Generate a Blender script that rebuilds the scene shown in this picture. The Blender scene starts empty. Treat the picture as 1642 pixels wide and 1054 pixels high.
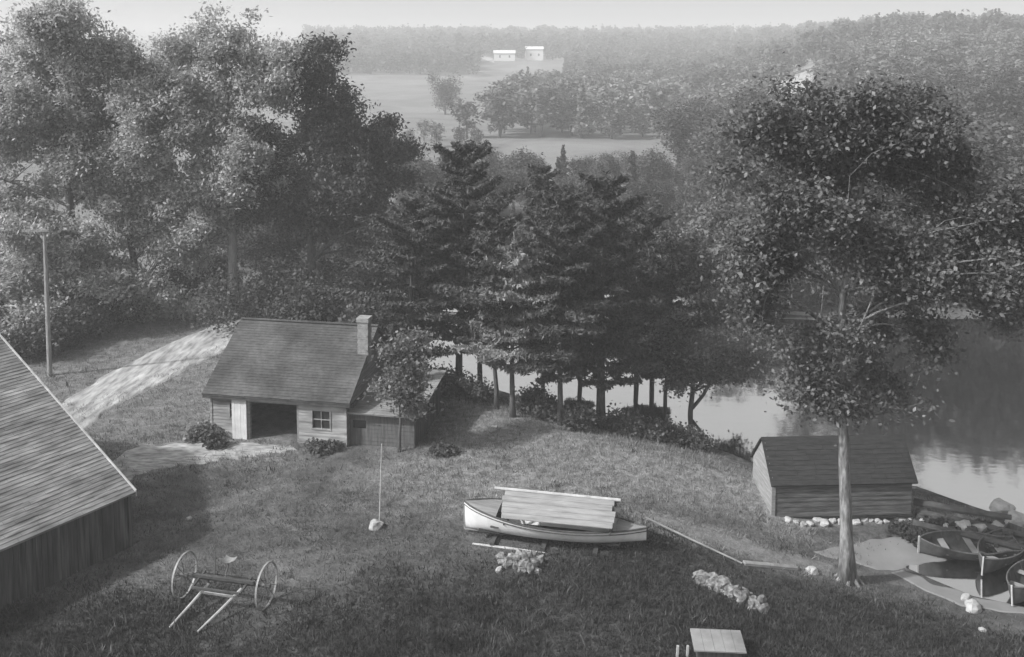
import bpy, math, random
import numpy as np
C = bpy.context.scene
COL = C.collection
R = math.radians

# ------------------------------------------------------------------ camera, world, sun, exposure
CAM_H, FPX, PITCH = 17.0, 1500.0, R(5)
PY0 = 100 + FPX * math.tan(PITCH)
cam_d = bpy.data.cameras.new('camera'); cam = bpy.data.objects.new('camera', cam_d); COL.objects.link(cam)
cam.location = (0, 0, CAM_H); cam.rotation_euler = (R(90) - PITCH, 0, 0)
cam_d.sensor_width = 36; cam_d.lens = FPX / 1642 * 36
cam_d.shift_y = -(527 - PY0) / 1642
cam_d.clip_start = 0.1; cam_d.clip_end = 6000
C.camera = cam

SUN_EL, SUN_AZ = R(40), math.atan2(-0.93, -0.36)      # azimuth from +Y towards +X
W = bpy.data.worlds.new('World'); C.world = W; W.use_nodes = True
nt = W.node_tree; nt.nodes.clear()
sky = nt.nodes.new('ShaderNodeTexSky'); sky.sky_type = 'NISHITA'; sky.sun_disc = False
sky.sun_elevation = SUN_EL; sky.sun_rotation = SUN_AZ; sky.dust_density = 4; sky.air_density = 1.2
bw = nt.nodes.new('ShaderNodeRGBToBW'); bg = nt.nodes.new('ShaderNodeBackground'); wo = nt.nodes.new('ShaderNodeOutputWorld')
nt.links.new(sky.outputs[0], bw.inputs[0]); nt.links.new(bw.outputs[0], bg.inputs[0]); nt.links.new(bg.outputs[0], wo.inputs[0])
bg.inputs[1].default_value = 0.15
sd = bpy.data.lights.new('sun', 'SUN'); sun = bpy.data.objects.new('sun', sd); COL.objects.link(sun)
sd.energy = 4.0; sd.angle = R(2.5); sd.color = (1, 1, 1)
sx, sy, sz = math.sin(SUN_AZ) * math.cos(SUN_EL), math.cos(SUN_AZ) * math.cos(SUN_EL), math.sin(SUN_EL)
from mathutils import Vector, Matrix
sun.rotation_euler = Vector((sx, sy, sz)).to_track_quat('Z', 'Y').to_euler()
sun.location = (-40, 0, 60)
C.view_settings.view_transform = 'Standard'; C.view_settings.look = 'None'
C.view_settings.exposure = 0.32; C.view_settings.gamma = 1
C.render.engine = 'CYCLES'
cy = C.cycles
cy.max_bounces = 6; cy.diffuse_bounces = 3; cy.glossy_bounces = 3; cy.transmission_bounces = 3; cy.volume_bounces = 2
cy.transparent_max_bounces = 6; cy.caustics_reflective = False; cy.caustics_refractive = False

# ------------------------------------------------------------------ pixel -> place helpers
_F = np.array([0, math.cos(PITCH), -math.sin(PITCH)]); _U = np.array([0, math.sin(PITCH), math.cos(PITCH)])
def ray(px, py): return _F + (px - 821) / FPX * np.array([1., 0, 0]) + (PY0 - py) / FPX * _U
def flat(px, py, z):
    d = ray(px, py); t = (z - CAM_H) / d[2]; return (d[0] * t, d[1] * t)
def at_depth(px, py, y):
    d = ray(px, py); t = y / d[1]; return np.array([d[0] * t, y, CAM_H + d[2] * t])
def sstep(a, b, x): t = np.clip((x - a) / (b - a), 0, 1); return t * t * (3 - 2 * t)
def lump(x, y, s, seed=0.0):
    x = np.asarray(x, float) / s + seed * 1.7; y = np.asarray(y, float) / s - seed * 2.3
    return (np.sin(x + 1.3 * np.sin(y * .9 + seed)) + np.sin(y * 1.1 + 1.1 * np.sin(x * .8 + 2.1)) + np.sin(.7 * x + .8 * y + 1.7 * seed) + .6 * np.sin(2.3 * x - 1.9 * y)) / 3.6

# ------------------------------------------------------------------ terrain
WATER = -1.5
_near = [(560, 585), (660, 600), (740, 610), (800, 626), (860, 644), (940, 668), (1000, 686), (1080, 704), (1160, 722), (1230, 752), (1300, 770), (1470, 780), (1560, 812), (1642, 838), (1800, 872), (2100, 930)]
_farb = [(2100, 514), (1642, 511), (1500, 512), (1400, 508), (1250, 510), (1180, 506), (1150, 450), (1110, 428), (1000, 412), (850, 405), (700, 405), (600, 412), (540, 440), (520, 490)]
POND = np.array([flat(a, b, WATER) for a, b in _near + _farb])
INLET = np.array([flat(a, b, WATER) for a, b in [(1448, 908), (1512, 899), (1600, 893), (1800, 888), (2000, 900), (2000, 1010), (1760, 998), (1640, 972), (1560, 956), (1492, 928)]])
def poly_sd(P, x, y):
    d = np.full(np.shape(x), 1e9); ins = np.zeros(np.shape(x), bool); n = len(P)
    for i in range(n):
        ax, ay = P[i]; bx, by = P[(i + 1) % n]; ex, ey = bx - ax, by - ay
        t = np.clip(((x - ax) * ex + (y - ay) * ey) / (ex * ex + ey * ey), 0, 1)
        d = np.minimum(d, np.hypot(x - ax - t * ex, y - ay - t * ey))
        if ay != by:
            c = ((ay > y) != (by > y)) & (x < ex * (y - ay) / (by - ay) + ax); ins ^= c
    return np.where(ins, -d, d)
ZC = ([-100, 200, 260, 300, 480, 620, 900, 1500], [0, .4, 1.2, 2.2, 10.5, 20, 38, 44])
ZR = ([-100, 72, 90, 120, 200, 350, 600, 900, 1500], [0, 0, .8, 3.0, 11, 24.5, 33, 40, 46])
def hgt(x, y):
    x = np.asarray(x, float); y = np.asarray(y, float)
    a = x / np.maximum(y, 5)
    w = sstep(.17, .42, a) * sstep(60, 90, y)
    h = np.interp(y, *ZC) * (1 - w) + np.interp(y, *ZR) * w
    h = h + sstep(80, 300, y) * lump(x, y, 26, 2) * .8 + .07 * lump(x, y, 2.6, 1) * (1 - sstep(60, 120, y))
    d1 = poly_sd(POND, x, y); d2 = poly_sd(INLET, x, y)
    r = np.minimum(sstep(-4, 6.5, d1) * 2 - 1 + .12 * (d1 > 0) * 0, 1)
    def bank(d, reach): return np.where(d > 0, sstep(0, reach, d) * .75 + .25 * np.clip(d / reach, 0, 1), np.maximum(d / 3.0, -1))
    b = np.minimum(bank(d1, 6.0), bank(d2, 11.0))
    return np.where(b >= 1, h, np.where(b > 0, WATER + (h - WATER) * b, WATER + 1.4 * b))
def H1(x, y): return float(hgt(np.array([x]), np.array([y]))[0])
def G(px, py):
    z = 0.0
    for _ in range(25):
        x, y = flat(px, py, z); z = z * .4 + H1(x, y) * .6
    return np.array([x, y, z])

# ------------------------------------------------------------------ mesh helpers
class MB:
    def __init__(s): s.v = []; s.f = []; s.n = 0
    def add(s, v, f):
        v = np.asarray(v, float).reshape(-1, 3); s.v.append(v)
        for q in (f if isinstance(f, list) else [f]):
            q = np.asarray(q, int)
            if q.ndim == 1: q = q[None]
            s.f.append(q + s.n)
        s.n += len(v); return s
    def box(s, c, size, rz=0, M=None):
        h = np.asarray(size, float) / 2
        v = np.array([[a, b, d] for a in (-1, 1) for b in (-1, 1) for d in (-1, 1)]) * h
        if M is not None: v = v @ np.asarray(M).T
        if rz: cs, sn = math.cos(rz), math.sin(rz); v = v @ np.array([[cs, -sn, 0], [sn, cs, 0], [0, 0, 1]]).T
        return s.add(v + np.asarray(c, float), [[0, 1, 3, 2], [4, 6, 7, 5], [0, 4, 5, 1], [2, 3, 7, 6], [0, 2, 6, 4], [1, 5, 7, 3]])
    def span(s, a, b):
        a = np.asarray(a, float); b = np.asarray(b, float); return s.box((a + b) / 2, np.abs(b - a))
    def beam(s, p, q, w, h):
        p = np.asarray(p, float); q = np.asarray(q, float); d = q - p; L = np.linalg.norm(d); d /= L
        u = np.array([0, 0, 1.]) if abs(d[2]) < .95 else np.array([1., 0, 0])
        r = np.cross(d, u); r /= np.linalg.norm(r); u = np.cross(r, d)
        return s.box((p + q) / 2, (L, w, h), M=np.stack([d, r, u], 1))
    def tube(s, P, rad, k=7, cap=True):
        P = np.asarray(P, float); n = len(P); rad = np.broadcast_to(np.asarray(rad, float), (n,))
        T = np.gradient(P, axis=0); T /= np.linalg.norm(T, axis=1)[:, None] + 1e-9
        ref = np.array([.31, .95, .05]) if abs(T[:, 2]).mean() > .6 else np.array([0, 0, 1.])
        A = np.cross(T, ref); A /= np.linalg.norm(A, axis=1)[:, None] + 1e-9; B = np.cross(T, A)
        t = np.arange(k) / k * 2 * math.pi
        v = P[:, None] + rad[:, None, None] * (np.cos(t)[None, :, None] * A[:, None] + np.sin(t)[None, :, None] * B[:, None])
        i = np.arange(n - 1)[:, None] * k; j = np.arange(k)[None]; jn = (j + 1) % k
        q = np.stack([i + j, i + jn, i + k + jn, i + k + j], -1).reshape(-1, 4)
        f = [q]
        if cap: f += [np.arange(k)[::-1], np.arange(k) + (n - 1) * k]
        return s.add(v.reshape(-1, 3), f)
    def prism(s, poly, axis_vec, origin=(0, 0, 0)):           # poly: 3D points of one face, extruded by axis_vec
        p = np.asarray(poly, float) + np.asarray(origin, float); n = len(p); a = np.asarray(axis_vec, float)
        f = [np.arange(n), np.arange(n)[::-1] + n] + [np.array([i, i + n, (i + 1) % n + n, (i + 1) % n]) for i in range(n)]
        return s.add(np.vstack([p, p + a]), f)
    def grid(s, V):                                          # V (n,m,3)
        n, m = V.shape[:2]; i = np.arange(n - 1)[:, None] * m; j = np.arange(m - 1)[None]
        return s.add(V.reshape(-1, 3), np.stack([i + j, i + j + 1, i + m + j + 1, i + m + j], -1).reshape(-1, 4))
    def blob(s, c, r, rng, rough=.25, k=1):
        # rough stone: a distorted lat-long ball
        nu, nv = 9, 6
        th = np.linspace(0, 2 * math.pi, nu, endpoint=False); ph = np.linspace(-math.pi / 2, math.pi / 2, nv)
        r = np.broadcast_to(np.asarray(r, float), (3,))
        V = np.array([[math.cos(p) * math.cos(t), math.cos(p) * math.sin(t), math.sin(p)] for p in ph for t in th])
        o = rng.uniform(0, 9, 3)
        V = V * (1 + rough * (np.sin(V[:, :1] * 3.1 + o[0]) * np.cos(V[:, 1:2] * 2.7 + o[1]) + .6 * np.sin(V[:, 2:] * 4 + V[:, :1] * 3 + o[2])))
        V = np.sign(V) * np.abs(V) ** .8
        i = np.arange(nv - 1)[:, None] * nu; j = np.arange(nu)[None]; jn = (j + 1) % nu
        return s.add(V * r + np.asarray(c, float), np.stack([i + j, i + jn, i + nu + jn, i + nu + j], -1).reshape(-1, 4))
    def mesh(s, name, mat, smooth=False):
        me = bpy.data.meshes.new(name)
        if not s.v: return me
        V = np.vstack(s.v); me.vertices.add(len(V)); me.vertices.foreach_set('co', V.astype(np.float32).ravel())
        idx = np.concatenate([q.ravel() for q in s.f]); tot = np.concatenate([np.full(len(q), q.shape[1]) for q in s.f])
        me.loops.add(len(idx)); me.loops.foreach_set('vertex_index', idx.astype(np.int32))
        me.polygons.add(len(tot)); me.polygons.foreach_set('loop_start', (np.cumsum(tot) - tot).astype(np.int32))
        me.polygons.foreach_set('loop_total', tot.astype(np.int32))
        me.polygons.foreach_set('use_smooth', np.full(len(tot), bool(smooth)))
        me.update(calc_edges=True); me.validate(); me.materials.append(mat); return me
    def build(s, name, mat, parent=None, smooth=False):
        o = bpy.data.objects.new(name, s.mesh(name, mat, smooth)); COL.objects.link(o)
        if parent is not None: o.parent = parent
        return o
def tag(o, label=None, cat=None, group=None, kind=None):
    if label: o['label'] = label
    if cat: o['category'] = cat
    if group: o['group'] = group
    if kind: o['kind'] = kind
    return o
def empty(name, loc, rz=0, label=None, cat=None, group=None):
    o = bpy.data.objects.new(name, None); o.empty_display_size = .3; COL.objects.link(o)
    o.location = tuple(float(c) for c in loc); o.rotation_euler = (0, 0, rz); return tag(o, label, cat, group)
def copy_tree(o, loc, rz=0, sc=1, label=None, parent=None):
    c = o.copy(); COL.objects.link(c)
    if parent is not None: c.parent = parent
    else:
        c.location = tuple(float(v) for v in loc); c.rotation_euler = (0, 0, rz); c.scale = (sc, sc, sc) if np.isscalar(sc) else sc
        if label: c['label'] = label
    for ch in o.children: copy_tree(ch, None, parent=c)
    return c

# ------------------------------------------------------------------ materials (monochrome photograph: every colour is a grey)
def g3(v): return (v, v, v, 1)
def mat(name, lo, hi, scale=3.0, rough=.85, bump=.0, stretch=(1, 1, 1), detail=6, spec=.25, objrand=0, scale2=None, trans=0):
    m = bpy.data.materials.new(name); m.use_nodes = True; t = m.node_tree; b = t.nodes['Principled BSDF']; L = t.links
    tc = t.nodes.new('ShaderNodeTexCoord'); mp = t.nodes.new('ShaderNodeMapping'); mp.inputs['Scale'].default_value = stretch
    L.new(tc.outputs['Object'], mp.inputs[0])
    n = t.nodes.new('ShaderNodeTexNoise'); n.inputs['Scale'].default_value = scale; n.inputs['Detail'].default_value = detail; n.inputs['Roughness'].default_value = .6
    L.new(mp.outputs[0], n.inputs['Vector'])
    r = t.nodes.new('ShaderNodeValToRGB'); r.color_ramp.elements[0].position = .3; r.color_ramp.elements[1].position = .7
    r.color_ramp.elements[0].color = g3(lo); r.color_ramp.elements[1].color = g3(hi); L.new(n.outputs['Fac'], r.inputs[0])
    out = r.outputs[0]
    if scale2:
        n2 = t.nodes.new('ShaderNodeTexNoise'); n2.inputs['Scale'].default_value = scale2; n2.inputs['Detail'].default_value = 3
        L.new(mp.outputs[0], n2.inputs['Vector'])
        mr = t.nodes.new('ShaderNodeMapRange'); mr.inputs[1].default_value = .3; mr.inputs[2].default_value = .7; mr.inputs[3].default_value = .55; mr.inputs[4].default_value = 1.45
        L.new(n2.outputs['Fac'], mr.inputs[0]); mx = t.nodes.new('ShaderNodeMix'); mx.data_type = 'RGBA'; mx.blend_type = 'MULTIPLY'; mx.inputs[0].default_value = 1
        L.new(out, mx.inputs[6]); L.new(mr.outputs[0], mx.inputs[7]); out = mx.outputs[2]
    if objrand:
        oi = t.nodes.new('ShaderNodeObjectInfo'); mr = t.nodes.new('ShaderNodeMapRange'); mr.inputs[3].default_value = 1 - objrand; mr.inputs[4].default_value = 1 + objrand
        L.new(oi.outputs['Random'], mr.inputs[0]); mx = t.nodes.new('ShaderNodeMix'); mx.data_type = 'RGBA'; mx.blend_type = 'MULTIPLY'; mx.inputs[0].default_value = 1
        L.new(out, mx.inputs[6]); L.new(mr.outputs[0], mx.inputs[7]); out = mx.outputs[2]
    L.new(out, b.inputs['Base Color'])
    b.inputs['Roughness'].default_value = rough; b.inputs['Specular IOR Level'].default_value = spec
    if bump:
        bp = t.nodes.new('ShaderNodeBump'); bp.inputs['Strength'].default_value = bump; bp.inputs['Distance'].default_value = .05
        L.new(n.outputs['Fac'], bp.inputs['Height']); L.new(bp.outputs[0], b.inputs['Normal'])
    if trans:
        tr = t.nodes.new('ShaderNodeBsdfTranslucent'); L.new(out, tr.inputs[0]); ms = t.nodes.new('ShaderNodeMixShader'); ms.inputs[0].default_value = trans
        L.new(b.outputs[0], ms.inputs[1]); L.new(tr.outputs[0], ms.inputs[2]); L.new(ms.outputs[0], t.nodes['Material Output'].inputs[0])
    return m
M = dict(
    leaf_maple=mat('maple_leaf', .07, .17, .5, .5, spec=.5, trans=.3, scale2=6),
    leaf_elm=mat('elm_leaf', .11, .25, .35, .6, spec=.4, trans=.3, scale2=3),
    leaf_pale=mat('pale_leaf', .30, .56, .35, .6, spec=.4, trans=.4, scale2=3),
    leaf_mid=mat('mid_leaf', .05, .14, .3, .7, spec=.2, trans=.25, scale2=2, objrand=.35),
    leaf_dark=mat('dark_leaf', .06, .13, .35, .6, spec=.3, trans=.25, scale2=3),
    needle=mat('needle', .05, .11, .6, .6, spec=.3, trans=.2, scale2=4),
    needle_pale=mat('pale_needle', .17, .32, .6, .6, spec=.3, trans=.25, scale2=4),
    shrub=mat('shrub_leaf', .06, .14, .8, .6, spec=.3, trans=.25, scale2=5, objrand=.35),
    far_leaf=mat('far_leaf', .08, .24, .12, .8, spec=.1, trans=.2, scale2=.6, objrand=.4),
    bark=mat('bark', .05, .14, 4, .95, .6, (3, 3, .6)), bark_mid=mat('maple_bark', .10, .25, 4, .9, .7, (3, 3, .7), scale2=2), bark_pale=mat('pale_bark', .17, .34, 4, .9, .5, (3, 3, .5)),
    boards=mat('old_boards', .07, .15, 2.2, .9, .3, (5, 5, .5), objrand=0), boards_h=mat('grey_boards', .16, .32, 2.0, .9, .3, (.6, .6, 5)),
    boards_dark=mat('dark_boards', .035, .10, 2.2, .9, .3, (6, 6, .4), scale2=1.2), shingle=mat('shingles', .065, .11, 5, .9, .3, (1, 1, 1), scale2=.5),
    shingle_barn=mat('barn_shingles', .12, .26, 1.0, .9, .3, (.45, 2.2, 1), scale2=3), clap=mat('clapboard', .22, .38, 1.8, .85, .1, (.5, .5, 3), scale2=1.3),
    white=mat('white_paint', .60, .78, 2.0, .55, .05, spec=.4), white_worn=mat('worn_white', .17, .33, 2.5, .6, .1, (.4, 3, 3)),
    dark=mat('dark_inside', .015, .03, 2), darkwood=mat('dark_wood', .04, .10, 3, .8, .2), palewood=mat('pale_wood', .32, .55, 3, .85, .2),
    iron=mat('rusty_iron', .06, .14, 6, .7, .1), iron_pale=mat('worn_iron', .16, .32, 6, .5, .1, spec=.5),
    brick=mat('chimney_brick', .20, .34, 6, .9, .3), rock=mat('rock', .07, .28, 5, .95, .6, scale2=9), stone_pale=mat('pale_stone', .30, .46, 5, .9, .4),
    sand=mat('sand', .17, .23, .8, .95, .1), dirt=mat('dirt', .22, .40, 1.1, .95, .15, (.6, 1.6, 1), scale2=4), straw=mat('straw_blade', .14, .38, .9, .8, trans=.3, scale2=4),
    weed=mat('weed_leaf', .018, .085, 1.3, .7, trans=.25, scale2=5), glass=mat('window_glass', .02, .04, 2, .1, spec=.6),
    tar_roof=mat('old_roof_boards', .018, .045, 4, .9, .2, (.6, 3, 3)),
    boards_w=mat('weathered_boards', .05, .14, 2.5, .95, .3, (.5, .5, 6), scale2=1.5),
    weed_tall=mat('tall_weed', .03, .15, 1.1, .7, trans=.3, scale2=5),
    track=mat('dirt_track', .25, .40, .7, .95, .15, (1.6, .35, 1), scale2=2.5),
    mud=mat('dark_mud', .035, .09, 1.5, .9, .4, scale2=5),
)
M['blade'] = mat('grass_blade', .05, .20, .5, .8, trans=.3, scale2=3)
def brick_bump(m, sx=.25, sy=.08):
    pass
def ground_material():
    m = bpy.data.materials.new('ground'); m.use_nodes = True; t = m.node_tree; L = t.links; b = t.nodes['Principled BSDF']
    geo = t.nodes.new('ShaderNodeNewGeometry')
    def noise(s, d=5, dist=0.):
        n = t.nodes.new('ShaderNodeTexNoise'); n.inputs['Scale'].default_value = s; n.inputs['Detail'].default_value = d; n.inputs['Roughness'].default_value = .65; n.inputs['Distortion'].default_value = dist
        L.new(geo.outputs['Position'], n.inputs['Vector']); return n.outputs['Fac']
    def ramp(s, a, c0, e, c1):
        r = t.nodes.new('ShaderNodeValToRGB'); r.color_ramp.elements[0].position = a; r.color_ramp.elements[1].position = e
        r.color_ramp.elements[0].color = g3(c0); r.color_ramp.elements[1].color = g3(c1); L.new(s, r.inputs[0]); return r.outputs[0]
    def mix(f, a, c, mode='MIX'):
        x = t.nodes.new('ShaderNodeMix'); x.data_type = 'RGBA'; x.blend_type = mode
        if isinstance(f, float): x.inputs[0].default_value = f
        else: L.new(f, x.inputs[0])
        L.new(a, x.inputs[6]); L.new(c, x.inputs[7]); return x.outputs[2]
    def attr(n): a = t.nodes.new('ShaderNodeAttribute'); a.attribute_name = n; return a.outputs['Fac']
    n1, n2, n3 = noise(.45, 6, .6), noise(3.2, 5), noise(14, 4)
    lawn = ramp(n1, .3, .06, .72, .19); weed = ramp(n2, .3, .018, .75, .085); field = ramp(noise(.045, 8, .8), .3, .13, .7, .25); dry = ramp(n2, .3, .18, .7, .30)
    c = mix(attr('dry'), lawn, dry); c = mix(attr('weed'), c, weed); c = mix(attr('field'), c, field)
    c = mix(attr('mud'), c, ramp(n2, .3, .05, .7, .12))
    c = mix(.8, c, ramp(n3, .25, .55, .75, 1.45), 'MULTIPLY'); c = mix(.7, c, ramp(n2, .3, .65, .7, 1.35), 'MULTIPLY')
    L.new(c, b.inputs['Base Color']); b.inputs['Roughness'].default_value = .95; b.inputs['Specular IOR Level'].default_value = .1
    bp = t.nodes.new('ShaderNodeBump'); bp.inputs['Strength'].default_value = .7; bp.inputs['Distance'].default_value = .12
    L.new(n3, bp.inputs['Height']); L.new(bp.outputs[0], b.inputs['Normal']); return m
def water_material():
    m = bpy.data.materials.new('water'); m.use_nodes = True; t = m.node_tree; L = t.links; b = t.nodes['Principled BSDF']
    b.inputs['Base Color'].default_value = g3(.03); b.inputs['Roughness'].default_value = .05; b.inputs['IOR'].default_value = 1.33
    gl = t.nodes.new('ShaderNodeBsdfGlossy'); gl.inputs['Roughness'].default_value = .07; gl.inputs['Color'].default_value = g3(.95)
    geo = t.nodes.new('ShaderNodeNewGeometry'); mp = t.nodes.new('ShaderNodeMapping'); mp.inputs['Scale'].default_value = (1, 1.6, 1)
    n = t.nodes.new('ShaderNodeTexNoise'); n.inputs['Scale'].default_value = .9; n.inputs['Detail'].default_value = 3
    L.new(geo.outputs['Position'], mp.inputs[0]); L.new(mp.outputs[0], n.inputs['Vector'])
    bp = t.nodes.new('ShaderNodeBump'); bp.inputs['Strength'].default_value = .06; bp.inputs['Distance'].default_value = .1; L.new(n.outputs['Fac'], bp.inputs['Height'])
    L.new(bp.outputs[0], gl.inputs['Normal']); L.new(bp.outputs[0], b.inputs['Normal'])
    mx = t.nodes.new('ShaderNodeMixShader'); mx.inputs[0].default_value = .92; L.new(b.outputs[0], mx.inputs[1]); L.new(gl.outputs[0], mx.inputs[2]); L.new(mx.outputs[0], t.nodes['Material Output'].inputs[0]); return m
M['ground'] = ground_material(); M['water'] = water_material()

# ------------------------------------------------------------------ ground, water, roads
PALEP = np.array([flat(a, b, -.4) for a, b in [(1020, 838), (1130, 848), (1240, 860), (1345, 872), (1345, 896), (1230, 892), (1120, 872), (1030, 852)]])
MUDP = np.array([flat(a, b, -1.0) for a, b in [(1290, 838), (1470, 830), (1600, 838), (1615, 870), (1500, 862), (1400, 860), (1310, 864)]])
def zone_masks(x, y):
    n = lump(x, y, 1.6, 4) * 1.2 + lump(x, y, .5, 7) * .5
    # rank dark growth below the line from the launch to the maple, and all along the bottom
    edge = np.interp(x, [-30, -12, -5, 0, 3, 5, 7.5, 10, 12, 16, 30], [28.2, 28.4, 29.0, 30.6, 31.8, 32.0, 30.6, 30.3, 29.4, 28.3, 28])
    weed = sstep(1.9, -1.9, y - edge + n * 1.3 + lump(x, y, 4.5, 5) * 1.2)
    dry = sstep(33.5, 36.5, y + n * .8) * sstep(-6, -2.5, x + n) * sstep(52, 46, y)
    dry = np.maximum(dry * .9, .55 * sstep(36, 38, y + n) * sstep(-8, -11, x + n))
    dry = np.maximum(dry, .95 * sstep(.5, -.5, poly_sd(PALEP, x, y) + n * .5)); weed = weed * (1 - sstep(.5, -.4, poly_sd(PALEP, x, y) + n * .4))
    d1 = poly_sd(POND, x, y); d2 = poly_sd(INLET, x, y)
    mud = np.clip(sstep(2.0, .3, d1 + n * .4) + sstep(.5, -.3, poly_sd(MUDP, x, y) + n * .3), 0, 1) * (y < 60)
    mud = np.maximum(mud, sstep(.5, -.5, d1)); weed = weed * (1 - sstep(2.4, 1.2, d2 + .4 * n))
    field = np.maximum(sstep(95, 125, y), .85 * sstep(.4, -.5, poly_sd(PALEP, x, y) + n * .4))
    return weed, dry, mud, field
def build_ground():
    ys = np.concatenate([np.linspace(-25, 22, 12, endpoint=False), np.arange(22, 72, .28), np.geomspace(72, 1500, 110)])
    us = np.linspace(-1, 1, 341)
    Y = np.repeat(ys[:, None], len(us), 1); X = us[None] * (.82 * np.maximum(Y, 0) + 16)
    V = np.stack([X, Y, hgt(X, Y)], -1); mb = MB(); mb.grid(V)
    o = mb.build('ground', M['ground'], smooth=True); tag(o, 'rough grassy ground sloping to a pond and rising to far hills', 'ground', kind='structure')
    for n, a in zip(('weed', 'dry', 'mud', 'field'), zone_masks(X.ravel(), Y.ravel())):
        at = o.data.attributes.new(n, 'FLOAT', 'POINT'); at.data.foreach_set('value', a.astype(np.float32))
build_ground()
def loft(name, left, right, material, label, cat, nu=60, nv=14, lift=.03, wob=.35, seed=0, world=False):
    def rs(P):
        P = np.array([at_depth(p[0], 97, p[1])[:2] if world else G(*p)[:2] for p in P]); s = np.r_[0, np.cumsum(np.hypot(*np.diff(P, axis=0).T))]; t = np.linspace(0, s[-1], nu)
        return np.stack([np.interp(t, s, P[:, k]) for k in (0, 1)], -1)
    a, b = rs(left), rs(right); rng = np.random.default_rng(seed)
    for q, sg in ((a, 1), (b, -1)):
        K_ = np.hanning(13)[1:-1]; w = np.convolve(rng.normal(0, 1, nu + 10), K_ / np.sqrt((K_ ** 2).sum()), 'valid') * wob; d = (b - a) / (np.linalg.norm(b - a, axis=1)[:, None] + 1e-6); q += d * w[:, None]
    t = np.linspace(0, 1, nv)[None, :, None]; P = a[:, None] * (1 - t) + b[:, None] * t
    V = np.dstack([P, hgt(P[..., 0], P[..., 1]) + lift]); V[:, (0, -1), 2] -= lift * 1.6; V[(0, -1), :, 2] -= lift * 1.6
    mb = MB(); mb.grid(V); return tag(mb.build(name, material, smooth=True), label, cat, kind='structure')
loft('dirt_road', [(60, 680), (105, 642), (155, 608), (250, 560), (330, 527), (380, 508)], [(130, 700), (165, 665), (240, 625), (310, 590), (375, 556), (415, 532)], M['track'], 'pale dirt road climbing past the left side of the workshop', 'road', 140, nv=24, lift=.07, wob=.07)
loft('yard', [(150, 760), (200, 722), (270, 712), (340, 712), (400, 712), (470, 716)], [(190, 790), (215, 765), (290, 745), (360, 738), (420, 732), (480, 724)], M['dirt'], 'bare trodden yard in front of the workshop door', 'yard', 110, nv=20, lift=.05, wob=.12, seed=3)
loft('beach', [(1300, 884), (1372, 874), (1400, 866), (1440, 862), (1475, 862), (1510, 868)], [(1330, 896), (1378, 906), (1410, 918), (1450, 912), (1490, 906), (1520, 900)], M['sand'], 'small pale sand beach beside the cove', 'beach', 60, wob=.08, seed=5)
loft('shore', [(1450, 912), (1500, 936), (1560, 956), (1630, 970), (1700, 985)], [(1425, 918), (1480, 948), (1540, 972), (1620, 984), (1690, 1000)], M['sand'], 'narrow wet sand shore below the cove', 'shore', 50, wob=.08, seed=6)
loft('far_clearing', [(1222, 158), (1236, 135), (1262, 118), (1290, 112)], [(1236, 172), (1270, 160), (1300, 150), (1320, 138)], M['dirt'], 'pale bare clearing on the right hillside', 'clearing', 30, lift=.25, wob=.6, seed=9)
def flat_sheet(name, P, z, m, label):
    mb = MB(); mb.add(np.array([(a, b, z) for a, b in P]), np.arange(len(P))); return tag(mb.build(name, m), label, 'water', kind='structure')
c = POND.mean(0); 
flat_sheet('pond', c + (POND - c) * 1.0, WATER, M['water'], 'still pond reflecting the sky and the dark far bank')
flat_sheet('cove', INLET, WATER, M['water'], 'small pale inlet of water where the rowboats lie')

# ------------------------------------------------------------------ foliage builders
def leaves(mb, P, size, rng, up=.5, aspect=1.5, droop=None):
    n = len(P); N = rng.normal(0, 1, (n, 3)); N[:, 2] += up * 2 * rng.choice([1, 1, 1, -1], n); N /= np.linalg.norm(N, axis=1)[:, None]
    A = rng.normal(0, 1, (n, 3))
    if droop: A[:, 2] -= droop
    A -= (A * N).sum(1)[:, None] * N; A /= np.linalg.norm(A, axis=1)[:, None] + 1e-6; B = np.cross(N, A)
    s = size * rng.uniform(.6, 1.35, (n, 1))
    a, b = A * s * aspect / 2, B * s / 2
    V = np.stack([P - a, P + b * .9 - a * .1, P + a, P - b * .9 - a * .1], 1)
    mb.add(V.reshape(-1, 3), np.arange(n * 4).reshape(n, 4))
def lobe_points(lobes, n, rng, shell=.55, gap=.15, gs=1.3, seed=0):
    L = np.array(lobes, float); w = L[:, 3] * L[:, 4] * L[:, 5]; w = w ** .75; k = rng.choice(len(L), n * 3, p=w / w.sum())
    D = rng.normal(0, 1, (n * 3, 3)); D /= np.linalg.norm(D, axis=1)[:, None]
    P = L[k, :3] + D * (rng.uniform(0, 1, (n * 3, 1)) ** shell) * L[k, 3:6]
    f = lump(P[:, 0] + P[:, 2] * .6, P[:, 1] + P[:, 2], gs, seed) > gap * 2 - 1
    return P[f][:n]
def limb(mb, a, b, r, rng, bend=.15, k=5, n=6):
    a = np.asarray(a, float); b = np.asarray(b, float); t = np.linspace(0, 1, n)[:, None]
    L = np.linalg.norm(b - a); mid = rng.normal(0, bend * L, 3); mid[2] = abs(mid[2]) * .6 + .08 * L
    P = a * (1 - t) + b * t + mid * (4 * t * (1 - t)) * .6
    mb.tube(P, np.linspace(r, max(r * .25, .008), n), k, cap=False); return P
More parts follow.
